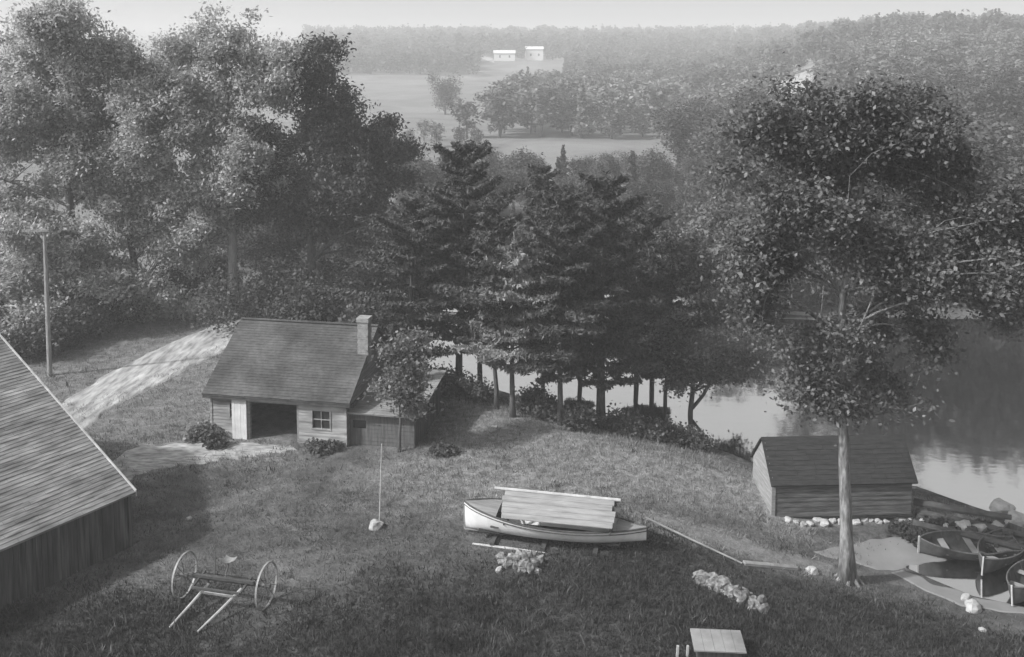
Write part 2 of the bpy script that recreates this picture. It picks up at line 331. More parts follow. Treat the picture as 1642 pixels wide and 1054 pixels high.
def make_tree(name, base, trunk, r0, lobes, ncl, per, leaf, clr, mleaf, mbark, seed, label, cat='tree', group=None, nlimb=26, up=.5, droop=0, gap=.15, shell=.55, flatten=.65, gs=1.3, aspect=1.5, grow=1.0):
    rng = np.random.default_rng(seed); base = np.asarray(base, float)
    root = empty(name, base, 0, label, cat, group)
    T = np.asarray(trunk, float) - base; tm = MB()
    n = 12; s = np.r_[0, np.cumsum(np.linalg.norm(np.diff(T, axis=0), axis=1))]; t = np.linspace(0, s[-1], n)
    TP = np.stack([np.interp(t, s, T[:, k]) for k in range(3)], -1); TP[1:-1, :2] += rng.normal(0, r0 * .12, (n - 2, 2))
    rad = r0 * (1 - .8 * (t / s[-1]) ** 1.1); rad[0] *= 1.7; rad[1] *= 1.05; TP[0, 2] -= .3
    tm.tube(TP, rad, 12)
    Lb = np.array(lobes, float); Lb[:, :3] -= base; Lb[:, 3:] *= grow; Lb[:, 2] += (grow - 1) * Lb[:, 5]
    sub = []
    for l in Lb:
        sub.append([*l[:3], *(l[3:] * .7)])
        for _ in range(7):
            d = rng.normal(0, 1, 3); d /= np.linalg.norm(d); f = rng.uniform(.26, .44); sub.append([*(l[:3] + d * l[3:] * rng.uniform(.62, .95)), *(l[3:] * f)])
    Pc = lobe_points(np.array(sub), ncl, rng, shell, gap, gs, seed % 7)
    idx = rng.choice(len(Pc), min(nlimb, len(Pc)), replace=False)
    for i in idx:
        e = Pc[i]; j = int(np.clip(np.searchsorted(TP[:, 2], e[2] - .55 * np.hypot(*(e[:2] - TP[-1, :2])) - .3), 3, n - 1))
        Q = limb(tm, TP[j], e, max(.03, rad[j] * .45), rng)
        for q in range(3):
            w = Q[rng.integers(2, 5)]; e2 = Pc[np.argmin(np.linalg.norm(Pc - (w + rng.normal(0, 1.0, 3)), axis=1))]; limb(tm, w, e2, max(.015, rad[j] * .16), rng, k=4, n=4)
    for k in range(6):
        a_ = k * 1.05 + rng.uniform(-.3, .3); u_ = np.array([math.cos(a_), math.sin(a_), 0]); tm.tube([u_ * r0 * .5 + [0, 0, r0 * 2.2], u_ * r0 * 1.2 + [0, 0, r0 * .7], u_ * r0 * 2.6 + [0, 0, -.12]], [r0 * .4, r0 * .42, r0 * .2], 6, cap=False)
    tm.build('trunk', mbark, root, smooth=True)
    cm = MB(); m = len(Pc) * per
    sc = np.repeat(rng.uniform(.55, 1.3, (len(Pc), 1)), per, 0) * clr
    P = np.repeat(Pc, per, 0) + rng.normal(0, 1, (m, 3)) * sc * np.array([1, 1, flatten])
    if droop: P[:, 2] -= droop * np.abs(rng.normal(0, .5, m)) * clr
    leaves(cm, P, leaf, rng, up, aspect, droop)
    cm.build('crown', mleaf, root); return root
def pxlobe(px, py, rx, ry, y, rd=None):
    c = at_depth(px, py, y); k = y / FPX; return (c[0], c[1], c[2], rx * k, (rd if rd else rx * k), ry * k)
def make_pine(name, base, ht, spread, seed, m, label, bare=.25, group=None, density=1.0, layered=1.0, r0=.16, tuft=.095, cat='tree', mb_bark=None):
    rng = np.random.default_rng(seed); root = empty(name, base, 0, label, cat, group); tm, cm = MB(), MB()
    lean = rng.normal(0, .02, 2)
    z = np.linspace(-.3, ht, 10); TP = np.stack([lean[0] * z + rng.normal(0, .03, 10), lean[1] * z + rng.normal(0, .03, 10), z], -1)
    rr = r0 * (1.05 - z / ht); rr[0] *= 1.3; tm.tube(TP, np.maximum(rr, .02), 9)
    zz = bare * ht; step = .5
    pts = []
    while zz < ht * .985:
        u = (zz - bare * ht) / (ht - bare * ht)
        R_ = spread * (1 - u) ** .46 * (.6 + .4 * min(1, u / .2)) * (.8 + .2 * math.sin(zz * 3.3 + seed)) + .15
        nb = int(rng.integers(5, 8)); ph = rng.uniform(0, 6.28)
        for k in range(nb):
            an = ph + k * 6.283 / nb + rng.normal(0, .25); L = R_ * rng.uniform(.35, 1.3); rise = rng.uniform(.02, .28) + .5 * u * u
            a = np.array([np.interp(zz, z, TP[:, 0]), np.interp(zz, z, TP[:, 1]), zz]); d = np.array([math.cos(an), math.sin(an), rise])
            e = a + d * L; tm.tube(np.stack([a, a + d * L * .5 + [0, 0, -.05 * L], e]), [.035, .025, .008], 4, cap=False)
            nt_ = int(max(8, L * 88 * density)); t = rng.uniform(.22, 1.05, nt_) ** .8
            side = np.array([-math.sin(an), math.cos(an), 0]); wd = .34 * L * (1.15 - t) + .12
            P = a + d * L * t[:, None] + side * (rng.normal(0, .55, nt_) * wd)[:, None]; P[:, 2] += rng.normal(.02, .11 / layered, nt_) - .05 * L * t * (1 - t) * 4 * .3
            pts.append(P)
        zz += step * rng.uniform(.75, 1.3) * (1.25 if layered > 1.2 else 1)
    top = rng.normal(0, 1, (60, 3)) * [.12, .12, .3] + [TP[-1, 0], TP[-1, 1], ht - .15]; pts.append(top)
    P = np.vstack(pts); leaves(cm, P, tuft, rng, .45, 3.0)
    tm.build('trunk', mb_bark or M['bark'], root, smooth=True); cm.build('crown', m, root); return root

# ------------------------------------------------------------------ buildings
def course_roof(mb, p0, along, L, slope, S, exposure, rng, th=.02, lift=.0):
    """stepped shingle courses: p0 eave corner, along = unit eave direction, slope = unit vector up the roof"""
    along = np.asarray(along, float); slope = np.asarray(slope, float); nrm = np.cross(along, slope); nrm /= np.linalg.norm(nrm)
    if nrm[2] < 0: nrm = -nrm
    n = int(S / exposure)
    for i in range(n):
        s0 = i * exposure; x = 0.0
        while x < L - 1e-6:
            w = min(rng.uniform(.45, 1.3), L - x); d = rng.normal(0, .006)
            a = p0 + along * x + slope * (s0 - .02 + d); 
            lo = nrm * (th + rng.normal(0, th * .12)); hi = nrm * .004; up = slope * (exposure * 1.08); dx = along * (w - .006)
            b = lift * nrm
            v = np.array([a + b, a + dx + b, a + dx + up + b, a + up + b, a + lo + b, a + dx + lo + b, a + dx + up + hi + b, a + up + hi + b])
            mb.add(v, [[4, 5, 6, 7], [0, 1, 5, 4], [0, 4, 7, 3], [1, 2, 6, 5]]); x += w
def clap_wall(mb, x0, x1, z0, z1, y, rng, holes=(), h=.16, out=-1, axis='x', ztop=None):
    z = z0
    while z < z1 - 1e-6:
        hh = min(h, z1 - z); zc = z + hh / 2; a, b = x0, x1
        if ztop is not None:
            a, b = ztop(zc)
            if b - a < .05: break
        segs = [(a, b)]
        for (ha, hb, za, zb) in holes:
            if za - 1e-6 < zc < zb + 1e-6:
                segs = [s for (p, q) in segs for s in ((p, min(q, ha)), (max(p, hb), q)) if s[1] - s[0] > .03]
        for p, q in segs:
            t0, t1 = .03 + rng.normal(0, .003), .012
            P = [(p, y + out * t0, z), (q, y + out * t0, z), (q, y + out * t1, z + hh), (p, y + out * t1, z + hh), (p, y, z), (q, y, z), (q, y, z + hh), (p, y, z + hh)]
            if axis == 'y': P = [(b_, a_, c_) for a_, b_, c_ in P]
            mb.add(P, [[0, 1, 2, 3], [0, 4, 5, 1], [0, 3, 7, 4], [1, 5, 6, 2], [3, 2, 6, 7]])
        z += hh

def build_barn():
    rng = np.random.default_rng(11)
    # local x runs along the eave towards the camera, local y into the barn
    rz = math.atan2(-.834, -.552)
    r = empty('barn', (-13.30, 31.30, 0), rz, 'large weathered barn with dark vertical boards and pale sagging shingle roof', 'barn')
    # in this frame +y (left of +x) points to (+.834,-.552): towards the open lawn, so the barn lies on -y
    EV, RG, HW, LN = 2.12, 6.45, 8.9, 15.0
    w = MB()
    def wall_boards(p, q, top):
        p = np.asarray(p, float); q = np.asarray(q, float); L = np.linalg.norm(q - p); d = (q - p) / L; x = 0
        while x < L - .02:
            ww = min(rng.uniform(.16, .3), L - x); z = top(p + d * (x + ww / 2)); j = rng.normal(0, .009)
            nn = np.array([d[1], -d[0], 0]) * j; a = p + d * (x + .006) + nn; b = p + d * (x + ww - .006) + nn
            w.beam((a + [0, 0, 0]) if False else np.array([*((a + b) / 2)[:2], -.3]), np.array([*((a + b) / 2)[:2], z + rng.normal(0, .012)]), .035, .035) if False else None
            th = np.array([-d[1], d[0], 0]) * .03
            w.prism([a + [0, 0, -.3], b + [0, 0, -.3], b + [0, 0, z], a + [0, 0, z]], th); x += ww
    tz = lambda P: EV + (RG - EV) * max(0, 1 - abs(P[1] + HW) / HW)
    wall_boards((0, 0, 0), (LN, 0, 0), lambda P: EV); wall_boards((LN, -2 * HW, 0), (0, -2 * HW, 0), lambda P: EV)
    wall_boards((0, -2 * HW, 0), (0, 0, 0), tz); wall_boards((LN, 0, 0), (LN, -2 * HW, 0), tz)
    w.build('wall', M['boards_dark'], r)
    bt = MB()
    for x in np.arange(.02, LN, .55): bt.span((x, .03, -.2), (x + .05, .055, EV - .02))
    bt.build('batten', M['boards_dark'], r)
    cb = MB(); cb.span((-.05, -.12, -.3), (.09, .07, EV)); cb.build('corner_board', M['boards_dark'], r)
    rf = MB(); sl = np.array([0, -HW - .22, RG - EV + .10]); S = np.linalg.norm(sl); sl /= S
    course_roof(rf, np.array([-.10, .22, EV + .04]), (1, 0, 0), LN + .5, sl, S, .17, rng, .02)
    sl2 = sl * [1, -1, 1]; course_roof(rf, np.array([-.10, -2 * HW - .22, EV + .04]), (1, 0, 0), LN + .5, sl2, S, .17, rng, .02)
    for y0, s_ in ((.22, sl), (-2 * HW - .22, sl2)):
        p = np.array([-.08, y0, EV + .03]); rf.prism([p, p + s_ * S, p + s_ * S - [0, 0, .06], p - [0, 0, .06]], (LN + .46, 0, 0))
    rf.build('roof', M['shingle_barn'], r)
    fb = MB()
    for y0, s_ in ((.24, sl), (-2 * HW - .24, sl2)):
        p = np.array([-.15, y0, EV - .12]); q = p + s_ * (S + .02); fb.prism([p, q, q + [0, 0, .22], p + [0, 0, .22]], (.05, 0, 0))
    fb.build('barge_board', M['palewood'], r)
build_barn()

def build_workshop():
    rng = np.random.default_rng(12); u = np.array([.983, -.181]); rz = math.atan2(u[1], u[0])
    r = empty('workshop', (-13.57, 40.98, -.05), rz, 'small gabled workshop with wide open doorway, pale clapboards and brick chimney', 'workshop')
    Wd, Dp, EV, RG = 6.4, 7.3, 2.38, 4.55
    d0, d1, dh = 1.78, 4.2, 2.02
    holes = [(d0, d1, -.3, dh), (.93, 1.22, 1.15, 1.85), (4.85, 5.65, .95, 1.75)]
    w = MB(); wd = MB()
    clap_wall(w, 0, Wd, -.3, EV, 0, rng, holes, .15)
    # solid backing for the front wall, cut round the openings
    xs = sorted({0, Wd, *[h[0] for h in holes], *[h[1] for h in holes]})
    for a, b in zip(xs[:-1], xs[1:]):
        zs = [-.3]; hit = [h for h in holes if h[0] <= a and b <= h[1]]
        lo = -.3
        for h in sorted(hit, key=lambda q: q[2]):
            if h[2] > lo: w.span((a, .004, lo), (b, .12, h[2]))
            lo = h[3]
        w.span((a, .004, lo), (b, .12, EV))
    gt = lambda zc: (0.14, Dp) if zc < EV else (Dp / 2 * (zc - EV) / (RG - EV), Dp - Dp / 2 * (zc - EV) / (RG - EV))
    clap_wall(wd, 0, Dp, -.3, RG - .05, Wd, rng, (), .15, out=1, axis='y', ztop=gt)
    clap_wall(w, 0, Dp, -.3, RG - .05, 0, rng, (), .15, out=-1, axis='y', ztop=gt)
    for x in (0.004, Wd - .12):
        w.prism([(x, .13, -.3), (x, Dp - .01, -.3), (x, Dp - .01, EV), (x, Dp / 2, RG - .04), (x, .13, EV)], (.11, 0, 0))
    w.span((.13, Dp - .12, -.3), (Wd - .13, Dp, EV))
    w.build('wall', M['clap'], r); wd.build('gable_cladding', M['boards_h'], r)
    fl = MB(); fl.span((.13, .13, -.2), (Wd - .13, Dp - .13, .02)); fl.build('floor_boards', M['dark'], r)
    cb = MB()
    for x in (-.035, Wd - .075): cb = MB(); cb.span((x, -.05, -.3), (x + .11, -.032, EV)); cb.build('corner_board', M['clap'], r)
    pass
    rf = MB(); ov = .32; sl = np.array([0, Dp / 2, RG - EV]); sl /= np.linalg.norm(sl); S = np.hypot(Dp / 2, RG - EV) + ov
    p = np.array([-.28, 0, EV + .06]) - sl * ov
    course_roof(rf, p, (1, 0, 0), Wd + .56, sl, S, .16, rng, .022)
    sl2 = sl * [1, -1, 1]; p2 = p * [1, -1, 1] + [0, Dp, 0]; course_roof(rf, p2, (1, 0, 0), Wd + .56, sl2, S, .16, rng, .022)
    for q, s_ in ((p, sl), (p2, sl2)): q = q + [.01, 0, -.012]; rf.prism([q, q + s_ * S, q + s_ * S - [0, 0, .07], q - [0, 0, .07]], (Wd + .54, 0, 0))
    rf.span((-.28, Dp / 2 - .09, RG + .07), (Wd + .28, Dp / 2 + .09, RG + .11))
    rf.build('roof', M['shingle'], r)
    ev = MB(); ev.span((-.26, p[1] + .02, p[2] - .2), (Wd + .26, p[1] + .06, p[2] - .075)); ev.build('eave_board', M['darkwood'], r)
    ch = MB(); cx, cyy = Wd + .06, 2.35
    for i in range(21):
        z = 3.35 + i * .1; o = rng.normal(0, .006); ch.box((cx + o, cyy + o, z), (.5 if i < 19 else .58, .5 if i < 19 else .58, .092))
    ch.box((cx, cyy, 4.35), (.46, .46, 2.0)); cho = ch.build('chimney', M['brick'], r)
    # sliding door track, door leaf folded to the left
    hd = MB(); hd.span((d0 - .75, -.16, dh + .03), (d1 + .22, -.045, dh + .19)); hd.build('door_track', M['white'], r)
    dr = MB()
    for i in range(5): dr.span((d0 - .72 + i * .14, -.11 + (i % 2) * .005, .04), (d0 - .72 + i * .14 + .134, -.06, dh + .02))
    dr.build('door', M['white'], r)
    jb = MB()
    for x in (d0 - .0, d1 - .09): jb.span((x + .001, -.02, -.1), (x + .089, .14, dh)); 
    jb.span((d0, -.02, dh - .09), (d1, .141, dh + .004)); jb.build('door_frame', M['boards_h'], r)
    for a, b, z0, z1, nx, nz in ((.93, 1.22, 1.15, 1.85, 1, 2), (4.85, 5.65, .95, 1.75, 2, 2)):
        f = MB(); f.span((a - .06, -.05, z0 - .06), (b + .06, .02, z0)); f.span((a - .06, -.05, z1), (b + .06, .02, z1 + .07)); f.span((a - .06, -.05, z0), (a, .02, z1)); f.span((b, -.05, z0), (b + .06, .02, z1))
        for i in range(1, nx): x = a + (b - a) * i / nx; f.span((x - .018, -.01, z0), (x + .018, .03, z1))
        for i in range(1, nz): z = z0 + (z1 - z0) * i / nz; f.span((a, -.012, z - .018), (b, .028, z + .018))
        fo = f.build('window', M['clap'], r); g = MB(); g.span((a, .045, z0), (b, .06, z1)); g.build('pane', M['glass'], fo)
    # bench dimly seen inside
    be = MB(); be.span((2.1, 4.6, .8), (4.8, 5.3, .88))
    for x in (2.2, 4.6): be.span((x, 4.7, .02), (x + .1, 5.2, .799))
    b = be.build('workbench', M['darkwood']); b.matrix_world = Matrix.Translation(r.location) @ Matrix.Rotation(rz, 4, 'Z'); tag(b, 'rough bench standing in the dark inside the workshop', 'workbench')
    # the woodshed against the right gable
    s = empty('woodshed', (-13.57 + u[0] * 6.52, 40.98 + u[1] * 6.52 + .35, -.05), rz, 'low lean-to woodshed against the right end of the workshop, half hidden by a small tree', 'shed')
    sw = MB(); L2, D2 = 2.95, 4.4
    clap_wall(sw, 0, L2, -.3, 1.75, 0, rng, ((.15, .75, .9, 1.4),), .18); sw.span((0, .004, -.3), (L2, .1, .88)); sw.span((0, .004, 1.42), (L2, .1, 1.75)); sw.span((0, .004, .88), (.15, .1, 1.42)); sw.span((.75, .004, .88), (L2, .1, 1.42))
    sw.span((0, .11, -.3), (.1, D2, 1.95)); sw.span((.11, D2 - .1, -.3), (L2, D2, 2.2))
    sw.build('wall', M['boards'], s)
    sp = MB()
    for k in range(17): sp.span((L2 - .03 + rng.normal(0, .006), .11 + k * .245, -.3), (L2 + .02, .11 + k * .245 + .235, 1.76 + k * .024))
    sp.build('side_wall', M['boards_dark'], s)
    rr = MB(); sl = np.array([0, D2 + .5, .5]); S = np.linalg.norm(sl); sl /= S; p = np.array([-.02, -.3, 1.72]); course_roof(rr, p, (1, 0, 0), L2 + .3, sl, S, .2, rng, .03)
    rr.prism([p, p + sl * S, p + sl * S - [0, 0, .05], p - [0, 0, .05]], (L2 + .28, 0, 0)); rr.build('roof', M['boards_h'], s)
    sg = MB(); sg.span((.18, .05, .9), (.72, .06, 1.4)); sg.build('window', M['glass'], s)
build_workshop()

def build_boathouse():
    rng = np.random.default_rng(13); u = np.array([.995, .05]); u /= np.linalg.norm(u); rz = math.atan2(u[1], u[0])
    bp = G(1238, 826); r = empty('boathouse', (bp[0], bp[1], bp[2] + .02), rz, 'low gabled boathouse of grey horizontal boards standing on the bank', 'boathouse')
    L, D, EV, RG = 5.6, 2.45, 1.36, 2.62
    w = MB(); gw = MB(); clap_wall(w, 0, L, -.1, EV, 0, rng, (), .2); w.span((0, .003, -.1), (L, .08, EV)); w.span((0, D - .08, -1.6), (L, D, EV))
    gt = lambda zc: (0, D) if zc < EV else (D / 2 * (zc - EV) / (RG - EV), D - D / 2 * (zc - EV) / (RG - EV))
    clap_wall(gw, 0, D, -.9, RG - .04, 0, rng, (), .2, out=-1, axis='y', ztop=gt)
    for x in (0.003, L - .08): w.prism([(x, .3, -.1), (x, D - .081, -.9), (x, D - .081, EV), (x, D / 2, RG - .03), (x, .081, EV)], (.07, 0, 0))
    si = MB(); si.tube([(-.1, .12, -.2), (L + .1, .12, -.2)], .1, 8); si.build('sill_log', M['darkwood'], r)
    for x in np.linspace(.1, L - .1, 5): po = MB(); po.tube([(x, .14, -1.6), (x, .14, -.12)], .09, 7); po.build('post', M['darkwood'], r)
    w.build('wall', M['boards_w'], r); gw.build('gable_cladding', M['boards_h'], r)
    cb = MB(); cb.span((-.05, -.055, -.3), (.1, -.034, EV)); cb.build('corner_board', M['boards_h'], r)
    rf = MB(); sl = np.array([0, D / 2, RG - EV]); sl /= np.linalg.norm(sl); ov = .22; S = np.hypot(D / 2, RG - EV) + ov; p = np.array([-.12, 0, EV + .05]) - sl * ov
    course_roof(rf, p, (1, 0, 0), L + .3, sl, S, .2, rng, .018); sl2 = sl * [1, -1, 1]; p2 = p * [1, -1, 1] + [0, D, 0]; course_roof(rf, p2, (1, 0, 0), L + .3, sl2, S, .2, rng, .018)
    for q, s_ in ((p, sl), (p2, sl2)): q = q + [.01, 0, -.012]; rf.prism([q, q + s_ * S, q + s_ * S - [0, 0, .05], q - [0, 0, .05]], (L + .28, 0, 0))
    rf.build('roof', M['tar_roof'], r)
build_boathouse()

# far white farm buildings on the ridge
def far_house(px0, px1, py_base, y, hw, rg, dpt, label, name='farmhouse', cat='house', dark_roof=False):
    a = at_depth(px0, py_base, y); b = at_depth(px1, py_base, y); L = b[0] - a[0]; z = H1((a[0] + b[0]) / 2, y)
    r = empty(name, (a[0], y, z), 0, label, cat); base = max(a[2] - z, .3)
    w = MB(); w.span((0, 0, -2), (L, .2, base + hw)); w.span((0, dpt - .2, -2), (L, dpt, base + hw))
    for x in (0, L - .2): w.prism([(x, .201, -2), (x, dpt - .201, -2), (x, dpt - .201, base + hw), (x, dpt / 2, base + hw + rg - .1), (x, .201, base + hw)], (.2, 0, 0))
    w.build('wall', M['white'], r)
    rf = MB(); rf.prism([(-.4, -.5, base + hw - .2), (-.4, dpt / 2, base + hw + rg), (-.4, dpt + .5, base + hw - .2), (-.4, dpt / 2, base + hw + rg - .35)], (L + .8, 0, 0)); rf.build('roof', M['shingle' if dark_roof else 'white'], r)
    for k in range(2):
        x = L * (.25 + .45 * k); o = MB(); o.span((x, -.06, base + hw * .35), (x + .9, -.01, base + hw * .35 + 1.5)); o.build('window', M['glass'], r)
far_house(843, 871, 97, 588, 7.0, 1.6, 9, 'distant square white farmhouse among trees on the far ridge')
far_house(792, 826, 97, 585, 4.6, 1.8, 9, 'distant long white barn left of the square farmhouse', 'farm_building', 'barn')
loft('sandy_clearing', [(762, 640), (778, 622), (792, 600)], [(766, 610), (780, 588), (794, 566)], M['stone_pale'], 'pale sandy clearing beside the far white barn', 'clearing', 12, lift=.5, wob=.3, seed=10, world=True)

# ------------------------------------------------------------------ the launch under its board cover
def hull_surface(L, B, sheer, keel, n=26, m=9, bow_full=.5, stern=.04, maxat=.45, plumb=True, flare=.72):
    s = np.linspace(0, 1, n); V = np.zeros((n, 2 * m - 1, 3))
    for i, t in enumerate(s):
        q = t / maxat if t < maxat else (1 - t) / (1 - maxat)
        b = B * (1 - (1 - min(1, q)) ** (2.1 if t < maxat else 1.9)) ** .8
        if t > maxat: b = max(b, B * stern)
        zs, zk = sheer(t), keel(t)
        for j in range(m):
            k = j / (m - 1); yy = b * ((1 - (1 - k) ** 2.6) * flare + (1 - flare) * k ** .8); zz = zk + (zs - zk) * k ** 1.5
            x = t * L
            V[i, m - 1 + j] = (x, yy, zz); V[i, m - 1 - j] = (x, -yy, zz)
    return V
def build_launch():
    rng = np.random.default_rng(14); L, B = 6.5, .92; b0 = np.array([-1.72, 32.35]); rz = math.atan2(-.20, .98)
    z = H1(1.5, 31.8) + .16
    r = empty('motor_launch', (b0[0], b0[1], z), rz, 'white wooden launch hauled out on the grass under a pitched board cover', 'boat')
    sh = lambda t: .62 + .36 * (1 - t) ** 2.2 + .12 * max(0, t - .6) ** 1.2
    kl = lambda t: 0.0 + .35 * max(0, t - .72) ** 1.3 * 3
    V = hull_surface(L, B, sh, kl, flare=.55); hb = MB(); hb.grid(V)
    Vi = V.copy(); Vi[..., 1] *= .94; Vi[..., 2] = np.maximum(Vi[..., 2] , .0) * .985 + .015; hb.grid(Vi[:, ::-1])
    hb.build('hull', M['white'], r, smooth=True)
    gl = V[:, 0]; gr = V[:, -1]
    for e in (gl, gr):
        m_ = MB(); m_.tube(e + [0, 0, .012], .032, 6); m_.build('gunwale', M['darkwood'], r)
        m2 = MB(); m2.tube(e * [1, .985, 1] - [0, 0, .10] + [0, 0, 0], .018, 5); m2.build('rub_rail', M['darkwood'], r)
    def deck(i0, i1, name, m):
        d = MB(); k = np.linspace(-1, 1, 9)[None, :, None]; c = (gl + gr) / 2; h = (gr - gl) / 2; P = c[i0:i1, None] + h[i0:i1, None] * k * .97
        P = P + np.dstack([np.zeros(P.shape[:2]), np.zeros(P.shape[:2]), .05 * (1 - np.broadcast_to(k[..., 0], P.shape[:2]) ** 2) - .01]); d.grid(P); d.build(name, m, r, smooth=True)
    deck(0, 6, 'foredeck', M['white_worn']); deck(21, 26, 'afterdeck', M['white_worn'])
    c = MB(); t = np.linspace(-.95, .95, 9); c.tube([(1.32 + .16 * (1 - (a / .95) ** 2) * -1, a * .56, .82) for a in t], .04, 6); c.build('coaming', M['darkwood'], r)
    fb = MB(); fb.span((.6, -.42, .1), (5.6, .42, .14)); fb.build('floor_boards', M['dark'], r)
    st = MB(); st.span((1.1, -.62, .42), (1.4, .62, .46)); st.build('seat', M['darkwood'], r)
    for yv, sg in ((-1, -1), (1, 1)):
        cv = MB()
        for k in range(5):
            f0, f1 = k / 5, (k + 1) / 5
            p = lambda f: np.array([0, sg * (.03 + .80 * f), 1.52 - .62 * f])
            a, b = p(f0), p(f1 - .012); j = rng.normal(0, .03); x0, x1 = 1.5 + j, 5.42 + rng.normal(0, .03)
            cv.prism([a + [x0, 0, 0], b + [x0, 0, 0], b + [x0, 0, .028], a + [x0, 0, .028]], (x1 - x0, 0, 0))
        cv.build('cover_board', M['white_worn'], r)
    rp = MB(); rp.tube([(1.12, 0, 1.58), (3.2, 0, 1.57), (5.6, 0, 1.56)], .055, 7); rp.build('ridge_pole', M['palewood'], r)
    for x in (1.62, 5.3):
        po = MB(); po.beam((x, 0, .1), (x, 0, 1.5), .06, .06); po.beam((x, -.78, .66), (x, .78, .66), .05, .05); po.beam((x, -.74, .66), (x, -.04, 1.47), .04, .04); po.beam((x, .74, .66), (x, .04, 1.47), .04, .04); po.build('cover_frame', M['darkwood'], r)
    ke = MB(); ke.beam((.02, 0, .9), (.02, 0, -.03), .05, .07); ke.beam((.02, 0, -.03), (5.6, 0, -.03), .06, .06); ke.build('keel', M['white_worn'], r)
    # skid timbers under it
    for i, (x0, x1, yy) in enumerate(((.5, 3.2, -.75), (1.0, 5.4, .55))):
        k = MB(); k.tube([(x0, yy, -.2), ((x0 + x1) / 2, yy - .05, -.19), (x1, yy - .1, -.22)], .07, 8); o = k.build('timber_skid', M['palewood' if i == 0 else 'darkwood'])
        o.matrix_world = Matrix.Translation(r.location) @ Matrix.Rotation(rz, 4, 'Z'); tag(o, ('pale round timber lying along the near side under the launch', 'dark round timber under the far side of the launch')[i], 'timber')
    for i, x in enumerate((1.2, 3.0, 4.8)):
        k = MB(); k.beam((x, -.8, -.11), (x, .8, -.11), .16, .16); o = k.build('cradle_block', M['darkwood']); o.matrix_world = Matrix.Translation(r.location) @ Matrix.Rotation(rz, 4, 'Z')
        tag(o, ('squared block under the bow of the launch', 'squared block under the middle of the launch', 'squared block under the stern of the launch')[i], 'block')
build_launch()

def build_rowboat(loc, rz, tilt, label, m, L=3.9, B=.68):
    r = empty('rowboat', loc, rz, label, 'rowboat', 'rowboats drawn up in the cove'); r.rotation_euler = (tilt, 0, rz)
    sh = lambda t: .50 + .22 * (1 - t) ** 2 + .08 * t * t
    kl = lambda t: .02 + .22 * max(0, .12 - t) * 3
    V = hull_surface(L, B, sh, kl, stern=.62, maxat=.52, flare=.8); h = MB(); h.grid(V); Vi = V.copy(); Vi[..., 1] *= .93; Vi[..., 2] += .02; h.grid(Vi[:, ::-1])
    e = V[-1]; h.add(e, np.arange(len(e))); h.build('hull', m, r, smooth=True)
    for ed in (V[:, 0], V[:, -1]): q = MB(); q.tube(ed + [0, 0, .01], .028, 6); q.build('gunwale', M['boards'], r)
    for x in (.95, 1.95, 2.9):
        i = int(x / L * 25); w = V[i, -1, 1] * .93; q = MB(); q.span((x - .12, -w, .36), (x + .12, w, .395)); q.build('thwart', M['boards_h'], r)
    t = MB(); w = V[-1, -1, 1]; t.span((L - .005, -w, .1), (L + .03, w, .60)); t.build('transom', M['boards'], r)
    s = MB(); s.beam((.0, 0, .08), (-.03, 0, .80), .05, .06); s.build('stem', M['palewood'], r)
    f = MB(); f.span((.6, -.26, .075), (3.6, .26, .09)); f.build('floor_boards', M['darkwood'], r)
    for k in range(6):
        x = .6 + k * .55; i = int(x / L * 25); rb = MB(); rb.tube(Vi[i] + [0, 0, .01], .016, 4); rb.build('rib', M['darkwood'], r)
    return r
p = G(1476, 893); q = G(1590, 893)
build_rowboat((p[0], p[1] + .2, max(p[2], WATER) - .03), R(-3), R(8), 'dark rowboat with its pointed bow on the sand, farthest of the three', M['darkwood'], 3.6)
p = G(1572, 948)
build_rowboat((p[0], p[1] - .05, WATER + .0), R(43), R(3), 'open rowboat showing its thwarts, between the dark rowboat and the one at the frame edge', M['darkwood'], 3.7)
p = G(1622, 974)
build_rowboat((p[0], p[1] - .05, WATER + .02), R(40), R(-3), 'rowboat partly cut off by the right edge of the photo', M['darkwood'], 3.7)

